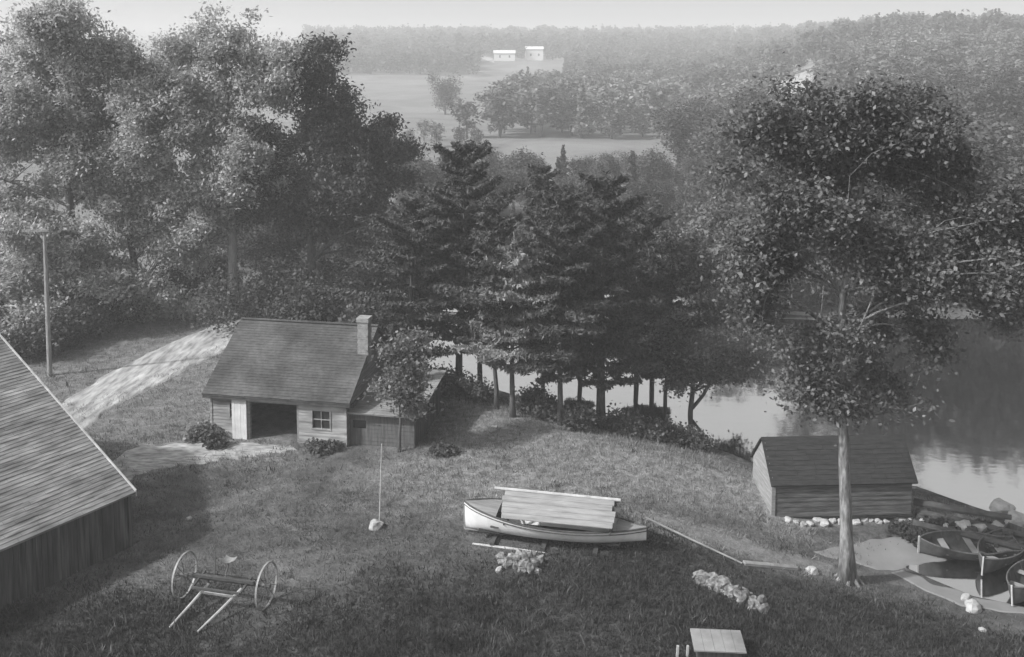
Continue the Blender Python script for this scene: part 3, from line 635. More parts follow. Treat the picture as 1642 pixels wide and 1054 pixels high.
# ------------------------------------------------------------------ two-wheeled rake with shafts
def build_rake():
    a = np.array(G(297, 956)); b = np.array(G(428, 973)); d = (b - a)[:2]; L = np.linalg.norm(d); rz = math.atan2(d[1], d[0])
    r = empty('hay_rake', a, rz, 'old two wheeled horse rake with its shafts resting on the grass', 'rake')
    rw = .70
    for x in (0, L):
        w = MB(); t = np.linspace(0, 2 * math.pi, 37)
        ring = [(x, rw * math.cos(q), rw + rw * math.sin(q)) for q in t]
        P = np.array([[(x + dx, (rw - dr) * math.cos(q), rw + (rw - dr) * math.sin(q)) for dx, dr in ((-.03, 0), (.03, 0), (.03, .035), (-.03, .035), (-.03, 0))] for q in t]); w.grid(P)
        wo_ = w.build('wheel', M['iron_pale'], r)
        sp = MB()
        for k in range(14): q = k * 2 * math.pi / 14; sp.tube([(x, .05 * math.cos(q), rw + .05 * math.sin(q)), (x, (rw - .03) * math.cos(q), rw + (rw - .03) * math.sin(q))], .011, 4)
        sp.build('spokes', M['iron'], wo_); h = MB(); h.tube([(x - .13, 0, rw), (x + .13, 0, rw)], [.075, .075], 10); h.build('hub', M['iron'], wo_)
    ax = MB(); ax.beam((0.1, 0, rw), (L - .1, 0, rw), .09, .09); ax.build('axle', M['darkwood'], r)
    fr = MB(); fr.beam((.35, -.12, rw + .12), (L - .35, -.12, rw + .12), .1, .08); fr.beam((.6, -.55, rw - .02), (L - .6, -.55, rw - .02), .06, .06)
    for x in (.6, L - .6): fr.beam((x, -.55, rw - .02), (x, .2, rw + .1), .06, .06)
    fr.build('frame', M['darkwood'], r)
    ti = MB()
    for x in np.arange(.3, L - .25, .13):
        t = np.linspace(0, 1, 8); ti.tube([(x, .1 + .55 * math.sin(q * 2.6), rw + .05 - .62 * q) for q in t], .010, 4)
    ti.build('tines', M['iron'], r)
    se = MB(); se.tube([(L * .52, -.1, rw + .1), (L * .52, .15, rw + .5)], .025, 6); se.build('seat_post', M['iron'], r)
    st = MB(); V = np.array([[(L * .52 + .19 * u, .18 + .17 * v, rw + .52 + .07 * (u * u + .6 * v * v)) for v in np.linspace(-1, 1, 6)] for u in np.linspace(-1, 1, 7)]); st.grid(V); st.grid(V[::-1] - [0, 0, .015]); st.build('seat', M['iron_pale'], r, smooth=True)
    lv = MB(); lv.tube([(L * .38, 0, rw), (L * .36, .1, rw + .65)], .018, 5); lv.build('lever', M['iron'], r)
    Mi = (Matrix.Translation(r.location) @ Matrix.Rotation(rz, 4, 'Z')).inverted()
    def loc(px, py, z):
        x, y = flat(px, py, z); return np.array(Mi @ Vector((x, y, z)))
    S1, E1 = loc(335, 936, .68), loc(272, 1006, a[2] + .06); S2, E2 = loc(388, 944, .68), loc(317, 1013, a[2] + .06)
    for S_, E_ in ((S1, E1), (S2, E2)):
        m_ = MB(); m_.tube([S_, (S_ + E_) / 2 + [0, 0, -.02], E_], [.05, .045, .028], 7); m_.build('shaft', M['palewood'], r)
    cbm = MB(); f = .2; cbm.beam(S1 * (1 - f) + E1 * f, S2 * (1 - f) + E2 * f, .07, .05); cbm.build('crossbar', M['palewood'], r)
    for S_ in (S1, S2): co = MB(); co.beam(S_, (S_[0], -.12, rw + .08), .05, .05); co.build('shaft_iron', M['iron'], r)
build_rake()

# ------------------------------------------------------------------ small things about the lawn
def stick(name, p, q, rad, m, label, cat, sq=False, rz=0):
    mb = MB(); p = np.asarray(p, float); q = np.asarray(q, float)
    if sq: mb.beam(p, q, rad * 2.4, rad)
    else: mb.tube(np.stack([p, (p + q) / 2 + [0, 0, -.01], q]), [rad, rad * .95, rad * .8], 8)
    return tag(mb.build(name, m), label, cat)
a = G(1035, 846); b = G(1190, 906); stick('spar', a + [0, 0, .38], b + [0, 0, .06], .04, M['boards_h'], 'long slim spar slanting down from the stern of the launch to the grass', 'spar')
a = G(1193, 906); b = G(1278, 914); stick('plank', a + [0, 0, .07], b + [0, 0, .07], .09, M['boards_h'], 'pale plank lying in the grass between the spar and the maple', 'plank', True)
a = G(608, 838); stick('lawn_pole', a - [0, 0, .2], at_depth(612, 712, a[1] + .1), .022, M['palewood'], 'thin pale pole standing on the lawn before the woodshed', 'pole')
rg = np.random.default_rng(15)
def stone(px, py, s, label, m='stone_pale', group=None, cat='stone', zz=None):
    p = G(px, py); mb = MB(); mb.blob((0, 0, 0), np.array([s, s * rg.uniform(.7, 1), s * rg.uniform(.55, .8)]), rg); o = mb.build('stone', M[m], smooth=False); o.location = (p[0], p[1], (zz if zz is not None else p[2]) + s * .25); o.rotation_euler = (0, 0, rg.uniform(0, 6)); return tag(o, label, cat, group)
stone(603, 846, .27, 'round pale stone at the foot of the thin lawn pole')
stone(1302, 918, .22, 'flat pale stone between the plank and the maple trunk')
stone(800, 916, .13, 'small pale stone left of the rock outcrop below the launch')
stone(303, 833, .1, 'small pale stone on the lawn right of the barn corner')
stone(1560, 978, .30, 'pale stone on the dark grass below the cove'); stone(1548, 962, .2, 'smaller stone on the shore just above the pale stone'); stone(1575, 1012, .12, 'tiny stone in the grass below the cove')
for i in range(17):
    px = 1262 + i * 12.3 + rg.uniform(-3, 3); stone(px, 838 - i * .3 + rg.uniform(-3, 5), rg.uniform(.10, .23), 'white stone in the row along the foot of the boathouse wall', group='stones along the boathouse foot')
for i, (px, py, s, l) in enumerate([(1478, 848, .16, 'small white stone on the dark mound left of the dark rowboat'), (1518, 858, .17, 'white stone on the dark mound above the dark rowboat'), (1545, 859, .3, 'long pale stone on the dark mound, left of its twin'), (1570, 860, .24, 'long pale stone on the dark mound, right of its twin'), (1605, 832, .5, 'big pale rock at the outer end of the crib pier'), (1630, 850, .45, 'broad pale rock beside the end of the crib pier near the frame edge'), (1600, 862, .3, 'pale rock between the crib pier and the rowboats')]): stone(px, py, s, l, zz=-1.1)
def outcrop(px, py, wpx, n, label, seed, slope=0):
    p = G(px, py); rng = np.random.default_rng(seed); r = MB(); k = p[1] / FPX
    for i in range(n):
        u = rng.uniform(-.5, .5); x = u * wpx * k; y = rng.normal(0, .22) + slope * u; s = rng.uniform(.10, .26)
        r.blob((x, y, rng.uniform(-.02, .22) * (1 - abs(u))), (s, s * rng.uniform(.6, 1), s * rng.uniform(.6, 1.3)), rng, .35)
    o = r.build('rock_outcrop', M['rock']); o.location = tuple(p); tag(o, label, 'rock')
outcrop(834, 905, 68, 34, 'rough pale rock outcrop in the grass just below the launch', 21, -.3)
outcrop(1165, 950, 100, 46, 'rough pale rock outcrop nearest the bottom edge, left of the maple', 22, -1.6)
# box cover at the very bottom
p = G(1150, 1050); q = MB(); r_ = empty('well_cover', (p[0], p[1], p[2]), R(-4), 'low wooden box cover in the grass at the bottom edge', 'well cover')
for k in range(5): q.span((-.72 + k * .29, -.55, .42 + .003 * (k % 2)), (-.72 + k * .29 + .283, .48, .46))
q.build('lid', M['boards_h'], r_); q = MB()
q.span((-.62, -.45, -.2), (.62, -.4, .418)); q.span((-.62, .34, -.2), (.62, .39, .418)); q.span((-.62, -.399, -.2), (-.57, .339, .418)); q.span((.57, -.399, -.2), (.62, .339, .418)); q.build('side_board', M['boards_dark'], r_)
for i, px in enumerate((1085, 1101)):
    p = G(px, 1056); q = MB(); q.beam((0, 0, -.2), (.03, 0, .38), .06, .06); o = q.build('stake', M['palewood']); o.location = tuple(p); tag(o, ('short pale stake left of the box cover, outer of the two', 'short pale stake left of the box cover, nearer the box')[i], 'stake')

# utility pole at far left
p = G(80, 602); t = at_depth(72, 366, p[1]); q = MB(); r_ = empty('utility_pole', p, 0, 'slim grey utility pole with a short crossarm before the left trees', 'utility pole')
hh = t[2] - p[2]; q.tube([(0, 0, -.5), (.03, 0, hh * .5), (0.05, 0, hh)], [.13, .115, .09], 9); q.build('pole', M['bark_pale'], r_)
q = MB(); q.beam((-1.05, -.13, hh - .12), (.35, -.13, hh - .1), .1, .12); q.build('crossarm', M['bark_pale'], r_)
for x in (-.9, -.45, .2): q = MB(); q.tube([(x, -.13, hh - .06), (x, -.13, hh + .1)], [.035, .045], 7); q.build('insulator', M['iron_pale'], r_)

# crib pier and the log along its top
def build_pier():
    a = np.array(flat(1468, 822, -1.0)); b = np.array(flat(1660, 862, -1.0)); d = b - a; L = np.linalg.norm(d); rz = math.atan2(d[1], d[0])
    r = empty('crib_pier', (a[0], a[1], WATER), rz, 'dark log crib pier filled with stones right of the boathouse', 'pier')
    rng = np.random.default_rng(31)
    for z in (.05, .3, .55):
        for y in (0, -1.1): q = MB(); q.tube([(0, y, z), (L / 2, y + rng.normal(0, .05), z - .02), (L, y, z - .08)], .13, 8); q.build('log', M['darkwood'], r)
    f = MB()
    for _ in range(120): f.blob((rng.uniform(.1, L), rng.uniform(-1.15, -.05), rng.uniform(-.1, .5)), rng.uniform(.12, .25) * np.array([1, .9, .7]), rng)
    f.build('stone_fill', M['mud'], r)
    for x in np.arange(.3, L, 1.3): q = MB(); q.tube([(x, -1.3, .43), (x, .2, .43)], .09, 7); q.build('cross_log', M['darkwood'], r)
    a3 = at_depth(1466, 801, a[1] + .2); b3 = at_depth(1622, 826, b[1] + .15); q = MB(); q.tube([a3 - [0, 0, .1], (a3 + b3) / 2 - [0, 0, .13], b3 - [0, 0, .1]], [.15, .14, .10], 9); tag(q.build('drift_log', M['darkwood']), 'long dark log lying along the top of the crib pier', 'log')
build_pier()
# the pale boom at the far shore
a = G(1188, 506); b = G(1316, 509); q = MB(); q.tube([(a[0], a[1] + .2, WATER + .12), ((a[0] + b[0]) / 2, a[1] + .3, WATER + .14), (b[0], b[1] + .2, WATER + .12)], [.16, .18, .15], 8); tag(q.build('boom_log', M['stone_pale']), 'pale log floating along the far shore of the pond', 'log')

# ------------------------------------------------------------------ trees
y0 = G(1360, 932)
tb = y0; Y = tb[1]
trunk = [tb] + [at_depth(px, py, Y) for px, py in ((1357, 860), (1353, 720), (1350, 600), (1352, 480), (1366, 380), (1385, 280), (1400, 200))]
make_tree('maple_tree', tb, trunk, .225, [pxlobe(*q, Y + dy, rd) for q, dy, rd in [
    ((1330, 260, 130, 110), 0, 2.8), ((1440, 230, 120, 100), .5, 2.8), ((1400, 170, 80, 55), .2, 1.8), ((1250, 250, 80, 95), -.3, 2), ((1240, 380, 85, 100), -.2, 2.2), ((1530, 330, 120, 115), .3, 3), ((1590, 420, 95, 90), 0, 2.6), ((1400, 380, 150, 110), 0, 3.3), ((1500, 440, 120, 90), -.4, 2.6), ((1660, 380, 70, 100), 0, 2), ((1225, 480, 75, 65), .3, 1.6), ((1310, 530, 80, 65), -.3, 1.5), ((1425, 560, 85, 65), .3, 1.5), ((1295, 620, 65, 55), .2, 1.2), ((1400, 640, 65, 45), -.2, 1.1), ((1490, 540, 60, 50), .1, 1.3), ((1620, 500, 60, 45), .3, 1.5), ((1290, 165, 45, 40), .2, 1.2), ((1470, 160, 50, 35), -.2, 1.2)]],
    1080, 100, .115, .37, M['leaf_maple'], M['bark_mid'], 101, 'tall maple with a bare pale trunk standing at the edge of the beach', nlimb=44, grow=1.02, gap=.44, gs=.8, shell=.5)
LEFT = [
 ('elm_tree', (118, 596), 59, [(118, 560), (115, 400), (105, 220), (100, 100)], .38, [(110, 75, 75, 65), (60, 160, 100, 100), (160, 190, 90, 80), (40, 300, 90, 110), (140, 310, 100, 100), (90, 420, 110, 80), (10, 90, 60, 70), (30, 390, 80, 80), (60, 330, 70, 70), (200, 110, 40, 45), (225, 250, 60, 60)], M['leaf_pale'], 'tall pale elm at the far left edge, its top the leftmost on the sky'),
 ('elm_tree', (375, 545), 60, [(375, 500), (372, 380), (368, 220), (362, 80)], .34, [(370, 75, 62, 55), (320, 70, 35, 35), (330, 180, 110, 85), (430, 130, 70, 70), (390, 280, 110, 100), (270, 230, 70, 80), (300, 340, 90, 80), (255, 150, 60, 60), (285, 100, 40, 40)], M['leaf_pale'], 'tall elm with a pale bare trunk just left of the workshop roof'),
 ('elm_tree', (500, 512), 61, [(500, 470), (500, 350), (495, 200), (490, 100)], .36, [(490, 110, 62, 48), (520, 180, 48, 70), (470, 220, 90, 90), (520, 310, 80, 80), (450, 330, 90, 80), (560, 280, 55, 75), (580, 360, 42, 50)], M['leaf_dark'], 'dark drooping elm behind the workshop chimney end'),
 ('willow_tree', (215, 580), 61, [(215, 540), (215, 450), (205, 330), (200, 260)], .3, [(200, 330, 80, 80), (250, 400, 90, 80), (190, 450, 100, 70), (290, 460, 70, 70), (230, 520, 90, 50)], M['leaf_pale'], 'bushy willow between the utility pole and the pale trunked elm'),
 ('willow_tree', (40, 590), 57, [(40, 550), (40, 480), (35, 380)], .25, [(40, 400, 70, 70), (20, 480, 70, 70), (90, 500, 70, 60), (40, 550, 60, 40)], M['leaf_pale'], 'low willow behind the utility pole at the left edge'),
 ('elm_tree', (625, 500), 64, [(625, 440), (620, 340), (615, 240)], .2, [(610, 225, 42, 32), (600, 270, 60, 50), (640, 240, 25, 22), (595, 340, 50, 50)], M['leaf_dark'], 'smaller elm with wispy drooping tips, right of the dark drooping elm'),
]
for i, (nm, bp_, Yd, tr, r0, lb, ml, lab) in enumerate(LEFT):
    b = at_depth(bp_[0], bp_[1], Yd); b[2] = H1(b[0], b[1])
    ltot = sum(q[2] * q[3] for q in lb)
    make_tree(nm, b, [b] + [w_ for w_ in (at_depth(px, py, Yd) for px, py in tr) if w_[2] > b[2] + .8], r0, [pxlobe(*q, Yd + ((k * 37) % 5 - 2) * .5, max(2.0, q[2] * Yd / FPX * .85)) for k, q in enumerate(lb)], int(ltot / 60), 130, .14, .44, ml, M['bark_pale'] if i == 1 else M['bark'], 110 + i, lab, nlimb=34, grow=1.13, droop=.9, gap=.34, gs=1.6, shell=.5, aspect=1.9)

PINES = [  # base px, base py, top py, half width px, material, label, layered, bare, trunk r
 (655, 622, 318, 108, 'needle', 'broad layered white pine behind the woodshed', 1.6, .12, .2),
 (735, 628, 232, 92, 'needle', 'tallest dark pine rising behind the broad layered pine', 1.0, .22, .2),
 (795, 655, 330, 78, 'needle', 'thin trunked dark pine just left of the young pale pine', 1.0, .32, .12),
 (820, 668, 392, 82, 'needle_pale', 'young pale pine in front of the dark pines', 1.0, .30, .14),
 (898, 682, 318, 84, 'needle', 'dark pine right of the young pale pine', 1.0, .22, .14),
 (962, 688, 288, 98, 'needle', 'thickest trunked dark pine with a pointed top in the middle of the row', 1.0, .20, .24),
 (1066, 694, 372, 72, 'needle', 'slender straight pine beside the fork trunked tree', 1.0, .30, .12),
 (1020, 655, 340, 80, 'needle', 'dark pine at the back between the thick trunk and the slender pine', 1.0, .25, .16),
 (1045, 668, 330, 74, 'needle', 'dark ragged pine close behind the slender pine', 1.0, .2, .15),
 (930, 655, 300, 80, 'needle', 'dark pine at the back, left of the thickest trunk', 1.0, .2, .15),
 (770, 632, 300, 84, 'needle', 'dark pine at the back, right of the tallest pine', 1.0, .22, .15),
 (870, 640, 262, 70, 'needle', 'narrow dark pine at the back of the row, second tallest', 1.0, .25, .15),
]
for i, (px, py, pt, hw, mt, lab, lay, bare, r0) in enumerate(PINES):
    b = G(px, py); t = at_depth(px, pt, b[1]); make_pine('pine_tree', b, t[2] - b[2], 1.25 * hw * b[1] / FPX, 201 + i, M[mt], lab, bare, layered=lay * 1.7, r0=r0, density=2.3, mb_bark=M['bark'])
b = G(1105, 706); Yd = b[1]
fk = make_tree('fork_trunk_tree', b, [b] + [at_depth(px, py, Yd) for px, py in ((1108, 650), (1112, 600), (1118, 520), (1130, 420))], .15, [pxlobe(*q, Yd, rd) for q, rd in [((1130, 420, 66, 80), 2), ((1160, 350, 45, 50), 1.6), ((1170, 520, 60, 60), 2), ((1100, 540, 60, 60), 1.8), ((1200, 580, 38, 40), 1.4), ((1140, 600, 60, 30), 1.6), ((1090, 600, 40, 28), 1.2)]],
   280, 90, .125, .38, M['leaf_elm'], M['bark'], 131, 'fork trunked leafy tree at the right end of the pine row', nlimb=20, gap=.25)
q = MB(); e = at_depth(1140, 612, Yd) - b; s_ = at_depth(1110, 655, Yd) - b; q.tube([s_, (s_ + e) / 2 + [.05, 0, -.06], e, e + [.35, 0, .9]], [.10, .09, .075, .03], 8); q.build('fork_limb', M['bark'], fk, smooth=True)
b = G(640, 724); Yd = b[1]
make_tree('small_tree', b, [b] + [at_depth(px, py, Yd) for px, py in ((642, 680), (640, 620), (645, 560))], .07, [pxlobe(*q, Yd, rd) for q, rd in [((643, 572, 40, 42), 1.1), ((628, 618, 28, 20), .8), ((668, 615, 34, 26), .9), ((662, 650, 20, 16), .5)]], 70, 70, .125, .33, M['leaf_elm'], M['bark'], 132, 'small leafy tree standing in front of the woodshed', nlimb=14, gap=.25)

# shrubs: one builder, each placed and labelled
def bush(px, py, wpx, hpx, m, label, seed, group=None, leaf=.125, name='shrub', Yd=None):
    b = G(px, py) if Yd is None else np.array([at_depth(px, py, Yd)[0], Yd, 0.])
    if Yd is not None: b[2] = H1(b[0], b[1])
    k = b[1] / FPX; rng = np.random.default_rng(seed); root = empty(name, b, 0, label, 'shrub', group); w, h = wpx * k, hpx * k
    L = [(rng.normal(0, w * .22), rng.normal(0, w * .2), h * rng.uniform(.35, .62), w * .33, w * .33, h * .36) for _ in range(5)]
    n = int(max(14, min(90, w * h * 9))); P = lobe_points(L, n, rng, .5, .2, .7, seed % 5); sm = MB()
    for i in rng.choice(len(P), min(9, len(P)), replace=False): limb(sm, (rng.normal(0, .08), rng.normal(0, .08), -.1), P[i], .025, rng, k=4, n=5)
    sm.build('stem', M['bark'], root); cm = MB(); per = 80; Q = np.repeat(P, per, 0) + rng.normal(0, 1, (len(P) * per, 3)) * np.array([max(.16, .14 * w), max(.16, .14 * w), min(.16 + .05 * h, .3 * h)]); Q[:, 2] = np.abs(Q[:, 2]); leaves(cm, Q, leaf, rng, .5); cm.build('foliage', m, root); return root
BANK = 'dark shrubs along the near bank of the pond'
bl = [(705, 634, 60, 50), (760, 640, 60, 45), (845, 664, 55, 42), (872, 672, 55, 44), (925, 690, 50, 45), (990, 698, 55, 42), (1020, 704, 50, 38), (1048, 710, 48, 34), (1085, 716, 44, 28), (1130, 722, 46, 30), (935, 684, 40, 40)]
for i, (px, py, w, h) in enumerate(bl): bush(px, py, w, h, M['leaf_dark'], 'dark shrub in the hedge of growth along the near pond bank', 300 + i, BANK)
bush(320, 707, 44, 18, M['leaf_elm'], 'leafy shrub at the left corner of the workshop', 320); bush(350, 718, 34, 20, M['leaf_dark'], 'low dark plant under the narrow workshop window', 321)
bush(522, 722, 42, 11, M['shrub'], 'shrub under the right window of the workshop', 322); bush(712, 726, 22, 11, M['leaf_dark'], 'dark shrub at the right corner of the woodshed', 325); bush(1215, 726, 30, 22, M['shrub'], 'small shrub left of the boathouse gable', 328)
for i, (px, py, w, h, Yd, mt, lab) in enumerate([
  (470, 515, 110, 130, 54, 'shrub', 'light topped large bush behind the workshop roof'), (545, 515, 90, 120, 55, 'leaf_dark', 'tall dark bush behind the workshop chimney'), (428, 515, 120, 130, 58, 'leaf_dark', 'dark bush between the pale elm trunk and the workshop roof'),
  (330, 530, 90, 80, 66, 'leaf_dark', 'dark bush at the top of the dirt road'), (270, 560, 80, 60, 63, 'shrub', 'bush on the upper side of the dirt road, halfway along'), (205, 590, 80, 60, 60, 'shrub', 'bush on the upper side of the dirt road, near its foot'), (150, 600, 70, 70, 56, 'shrub', 'pale bush just right of the utility pole'), (100, 605, 70, 60, 54, 'shrub', 'pale bush behind the foot of the utility pole'), (45, 610, 80, 60, 52, 'shrub', 'pale bush left of the utility pole above the barn roof'), (600, 560, 90, 130, 52, 'leaf_dark', 'dark bush right of the workshop chimney')]):
    bush(px, py, w, h, M[mt], lab, 330 + i, Yd=Yd, leaf=.17)

for i, (px, py) in enumerate([(1455, 856), (1492, 853), (1530, 852), (1565, 850)]): bush(px, py, 38, 13, M['weed'], 'low dark sedge on the muddy mound between the boathouse and the rowboats', 345 + i, 'sedges on the muddy mound')
# trees of the far bank and the woods, copies of a few built kinds
def proto(kind, seed, mname='far_leaf', leaf=.5, n=900):
    rng = np.random.default_rng(seed); r = empty(kind, (0, 0, 0)); tm, cm = MB(), MB(); tm.tube([(0, 0, -.5), (.05, 0, 4), (0, .05, 8)], [.2, .15, .05], 6)
    if kind == 'round_tree':
        L = [(rng.normal(0, 1.1), rng.normal(0, 1.1), rng.uniform(4, 8.3), rng.uniform(1.2, 2), rng.uniform(1.2, 2), rng.uniform(1.2, 1.9)) for _ in range(8)] + [(0, 0, 5, 2.4, 2.4, 3.2), (0, 0, 2.5, 1.8, 1.8, 1.6)]
        P = lobe_points(L, n // 12, rng, .45, .2, 1.2, seed); P = np.repeat(P, 12, 0) + rng.normal(0, .42, (len(P) * 12, 3)); up = .6
        for i in range(7): limb(tm, (0, 0, 3 + .4 * i), P[rng.integers(len(P))], .07, rng, k=4, n=4)
    else:
        z = rng.uniform(.8, 9.6, n) ; z = 9.6 - (9.6 - .8) * rng.uniform(0, 1, n) ** .6; an = rng.uniform(0, 6.283, n); rr = (2.0 * (1 - z / 10.2) + .12) * rng.uniform(.25, 1.05, n) ** .6 * (1 + .25 * np.sin(an * 3 + z * 4 + seed)) * (.75 + .25 * np.sin(z * 5.5))
        P = np.stack([rr * np.cos(an), rr * np.sin(an), z - rr * .12], -1); up = .8
    leaves(cm, P, leaf, rng, up, 1.4); tm.build('trunk', M['bark'], r); cm.build('crown', M[mname], r); return r
RND = [proto('round_tree', 400 + k) for k in range(5)]; CON = [proto('spruce_tree', 410 + k) for k in range(3)]
RNDF = [proto('round_tree', 420 + k, 'leaf_mid', .24, 5200) for k in range(4)]; RNDD = [proto('round_tree', 440 + k, 'leaf_dark', .24, 5200) for k in range(3)]; CONF = [proto('spruce_tree', 430 + k, 'leaf_dark', .26, 3800) for k in range(2)]
used = set()
def place(pr, x, y, h, label, group, rng, wide=1.0):
    z = H1(x, y); s = h / 9.8; sc = (s * wide, s * wide, s); rz = rng.uniform(0, 6.28)
    if id(pr) in used: c = copy_tree(pr, (x, y, z), rz, sc)
    else: used.add(id(pr)); c = pr; c.location = (x, y, z); c.rotation_euler = (0, 0, rz); c.scale = sc
    tag(c, label, 'tree', group); return c
rng = np.random.default_rng(500)
# right far bank: individual trees rising behind the water
for i, (px, pt) in enumerate([(1165, 330), (1190, 345), (1222, 330), (1258, 350), (1290, 330), (1325, 340), (1362, 325), (1398, 345), (1432, 320), (1468, 345), (1505, 330), (1540, 345), (1578, 325), (1612, 340), (1645, 330), (1680, 335), (1180, 300), (1280, 298), (1390, 300), (1470, 290), (1560, 298), (1630, 292)]):
    back = i >= 16; y = rng.uniform(69.5, 73) if not back else rng.uniform(76, 82); x = at_depth(px, 500, y)[0]; z = H1(x, y); h = at_depth(px, pt, y)[2] - z
    con = i % 5 == 2
    if px > 1340: h += 5.5
    place(CONF[i % 2] if con else RNDD[i % 3], x, y, h, 'dark spruce on the far pond bank at the right, seen above the water' if con else ('tree in the second rank on the far right bank of the pond' if back else 'leafy tree at the water edge on the far right bank of the pond'), 'spruces on the far right bank' if con else ('second rank trees on the far right bank' if back else 'trees at the water edge on the far right bank'), rng, 1.35 if not con else 1.0)
# undergrowth closing the far bank down to the water
for i in range(18):
    px = 1170 + i * 30 + rng.uniform(-8, 8); bush(px, 505, 56, rng.uniform(40, 70), M['leaf_dark'], 'dark waterside bush hanging over the far right shore', 520 + i, 'waterside bushes on the far right shore', Yd=68.6 + rng.uniform(0, .8), leaf=.26)
# back of the pond: three ranks of trees closing the view behind the pine row
FB = [('leafy tree on the far shore, front rank behind the pine row', 'front rank trees behind the pine row'), ('leafy tree behind the far shore, back rank below the pale field strip', 'back rank trees below the field strip'), ('pointed spruce standing among the trees behind the pine row', 'spruces behind the pine row')]
for rank, (ya, yb, dpx, ta, tb_) in enumerate(((91, 95, 34, 285, 345), (98, 106, 28, 250, 295), (112, 128, 24, 236, 258))):
    for i, px0 in enumerate(np.arange(585, 1215, dpx)):
        px = px0 + rng.uniform(-9, 9); y = rng.uniform(ya, yb); x = at_depth(px, 300, y)[0]; z = H1(x, y); pt = rng.uniform(ta, tb_) + (30 if px < 665 else 0) - (14 if px > 1120 else 0)
        con = rng.uniform() < .28; h = max(3.5, at_depth(px, pt - (14 if con else 0), y)[2] - z)
        l = FB[2] if con else FB[0 if rank == 0 else 1]
        place(CONF[i % 2] if con else RNDF[i % 4], x, y, h, l[0], l[1], rng, 1.0 if con else 1.3)
for i, px in enumerate(np.arange(300, 640, 22)):
    y = rng.uniform(72, 84); x = at_depth(px, 400, y)[0]; z = H1(x, y); h = max(4, at_depth(px, rng.uniform(330, 400), y)[2] - z); place(RNDF[i % 4], x, y, h, 'leafy tree in the shade behind the left elms', 'trees behind the left elms', rng, 1.4)
for i in range(20):
    bush(590 + i * 31 + rng.uniform(-6, 6), 420, 46, rng.uniform(34, 52), M['leaf_dark'], 'waterside bush on the shore behind the pine row', 560 + i, 'waterside bushes behind the pine row', Yd=89.5 + rng.uniform(0, 1), leaf=.26)
# lone round tree and hedge by the pale left field
for px, pb, pt, lab in ((655, 240, 205, 'small bushy tree at the left of the row by the field strip'), (765, 238, 204, 'bushy tree touching the field strip, last of the row'), (714, 184, 116, 'lone dark round tree at the edge of the pale sloping field'), (680, 226, 190, 'low bushy tree at the left end of the field strip'), (700, 236, 192, 'second bushy tree by the left end of the field strip'), (738, 236, 200, 'bushy tree touching the left tip of the field strip')):
    p = G(px, pb); h = at_depth(px, pt, p[1])[2] - p[2]; place(RNDD[int(px) % 3] if px == 714 else RND[int(px) % 5], p[0], p[1], h, lab, None, rng, 1.3 if px == 714 else 1.15)
# wood behind the field strip
n = 0
for y in np.arange(203, 345, 7.5):
    for px in np.arange(742 + (y - 212) * -.05, 1235, 1500 / y * 8.2):
        yy = y + rng.uniform(-3, 3); pp = px + rng.uniform(-12, 12)
        if (y > 300 and pp < 800 + (y - 300)) or (y > 209 and pp < 800): continue
        x = at_depth(pp, 200, yy)[0]; h = rng.uniform(8.5, 13.5); con = rng.uniform() < .22
        place(CON[n % 3] if con else RND[n % 5], x, yy, h, 'spruce in the wood behind the pale field strip' if con else 'leafy tree in the wood behind the pale field strip', 'spruces of the middle wood' if con else 'leafy trees of the middle wood', rng, 1.3 if not con else 1); n += 1
# right hillside, nearest ranks
k = 0
for y in np.concatenate([np.arange(88, 150, 7), np.arange(150, 300, 11)]):
    for px in np.arange(1120 if y > 120 else 1180, 1700, 1500 / y * (8 if y < 150 else 10)):
        yy = y + rng.uniform(-3, 3); pp = px + rng.uniform(-14, 14)
        if y > 200 and pp < 1235: continue
        x = at_depth(pp, 200, yy)[0]
        if 1215 < pp < 1315 and 120 < yy < 330: continue
        h = rng.uniform(7, 11.5); con = rng.uniform() < .15
        place(CON[k % 3] if con else (RNDF[k % 4] if yy < 160 else RND[k % 5]), x, yy, h, 'spruce on the wooded hillside to the right beyond the pond' if con else 'leafy tree on the wooded hillside to the right beyond the pond', 'spruces of the right hillside' if con else 'leafy trees of the right hillside', rng, 1.3 if not con else 1); k += 1
print('woods', n, k)
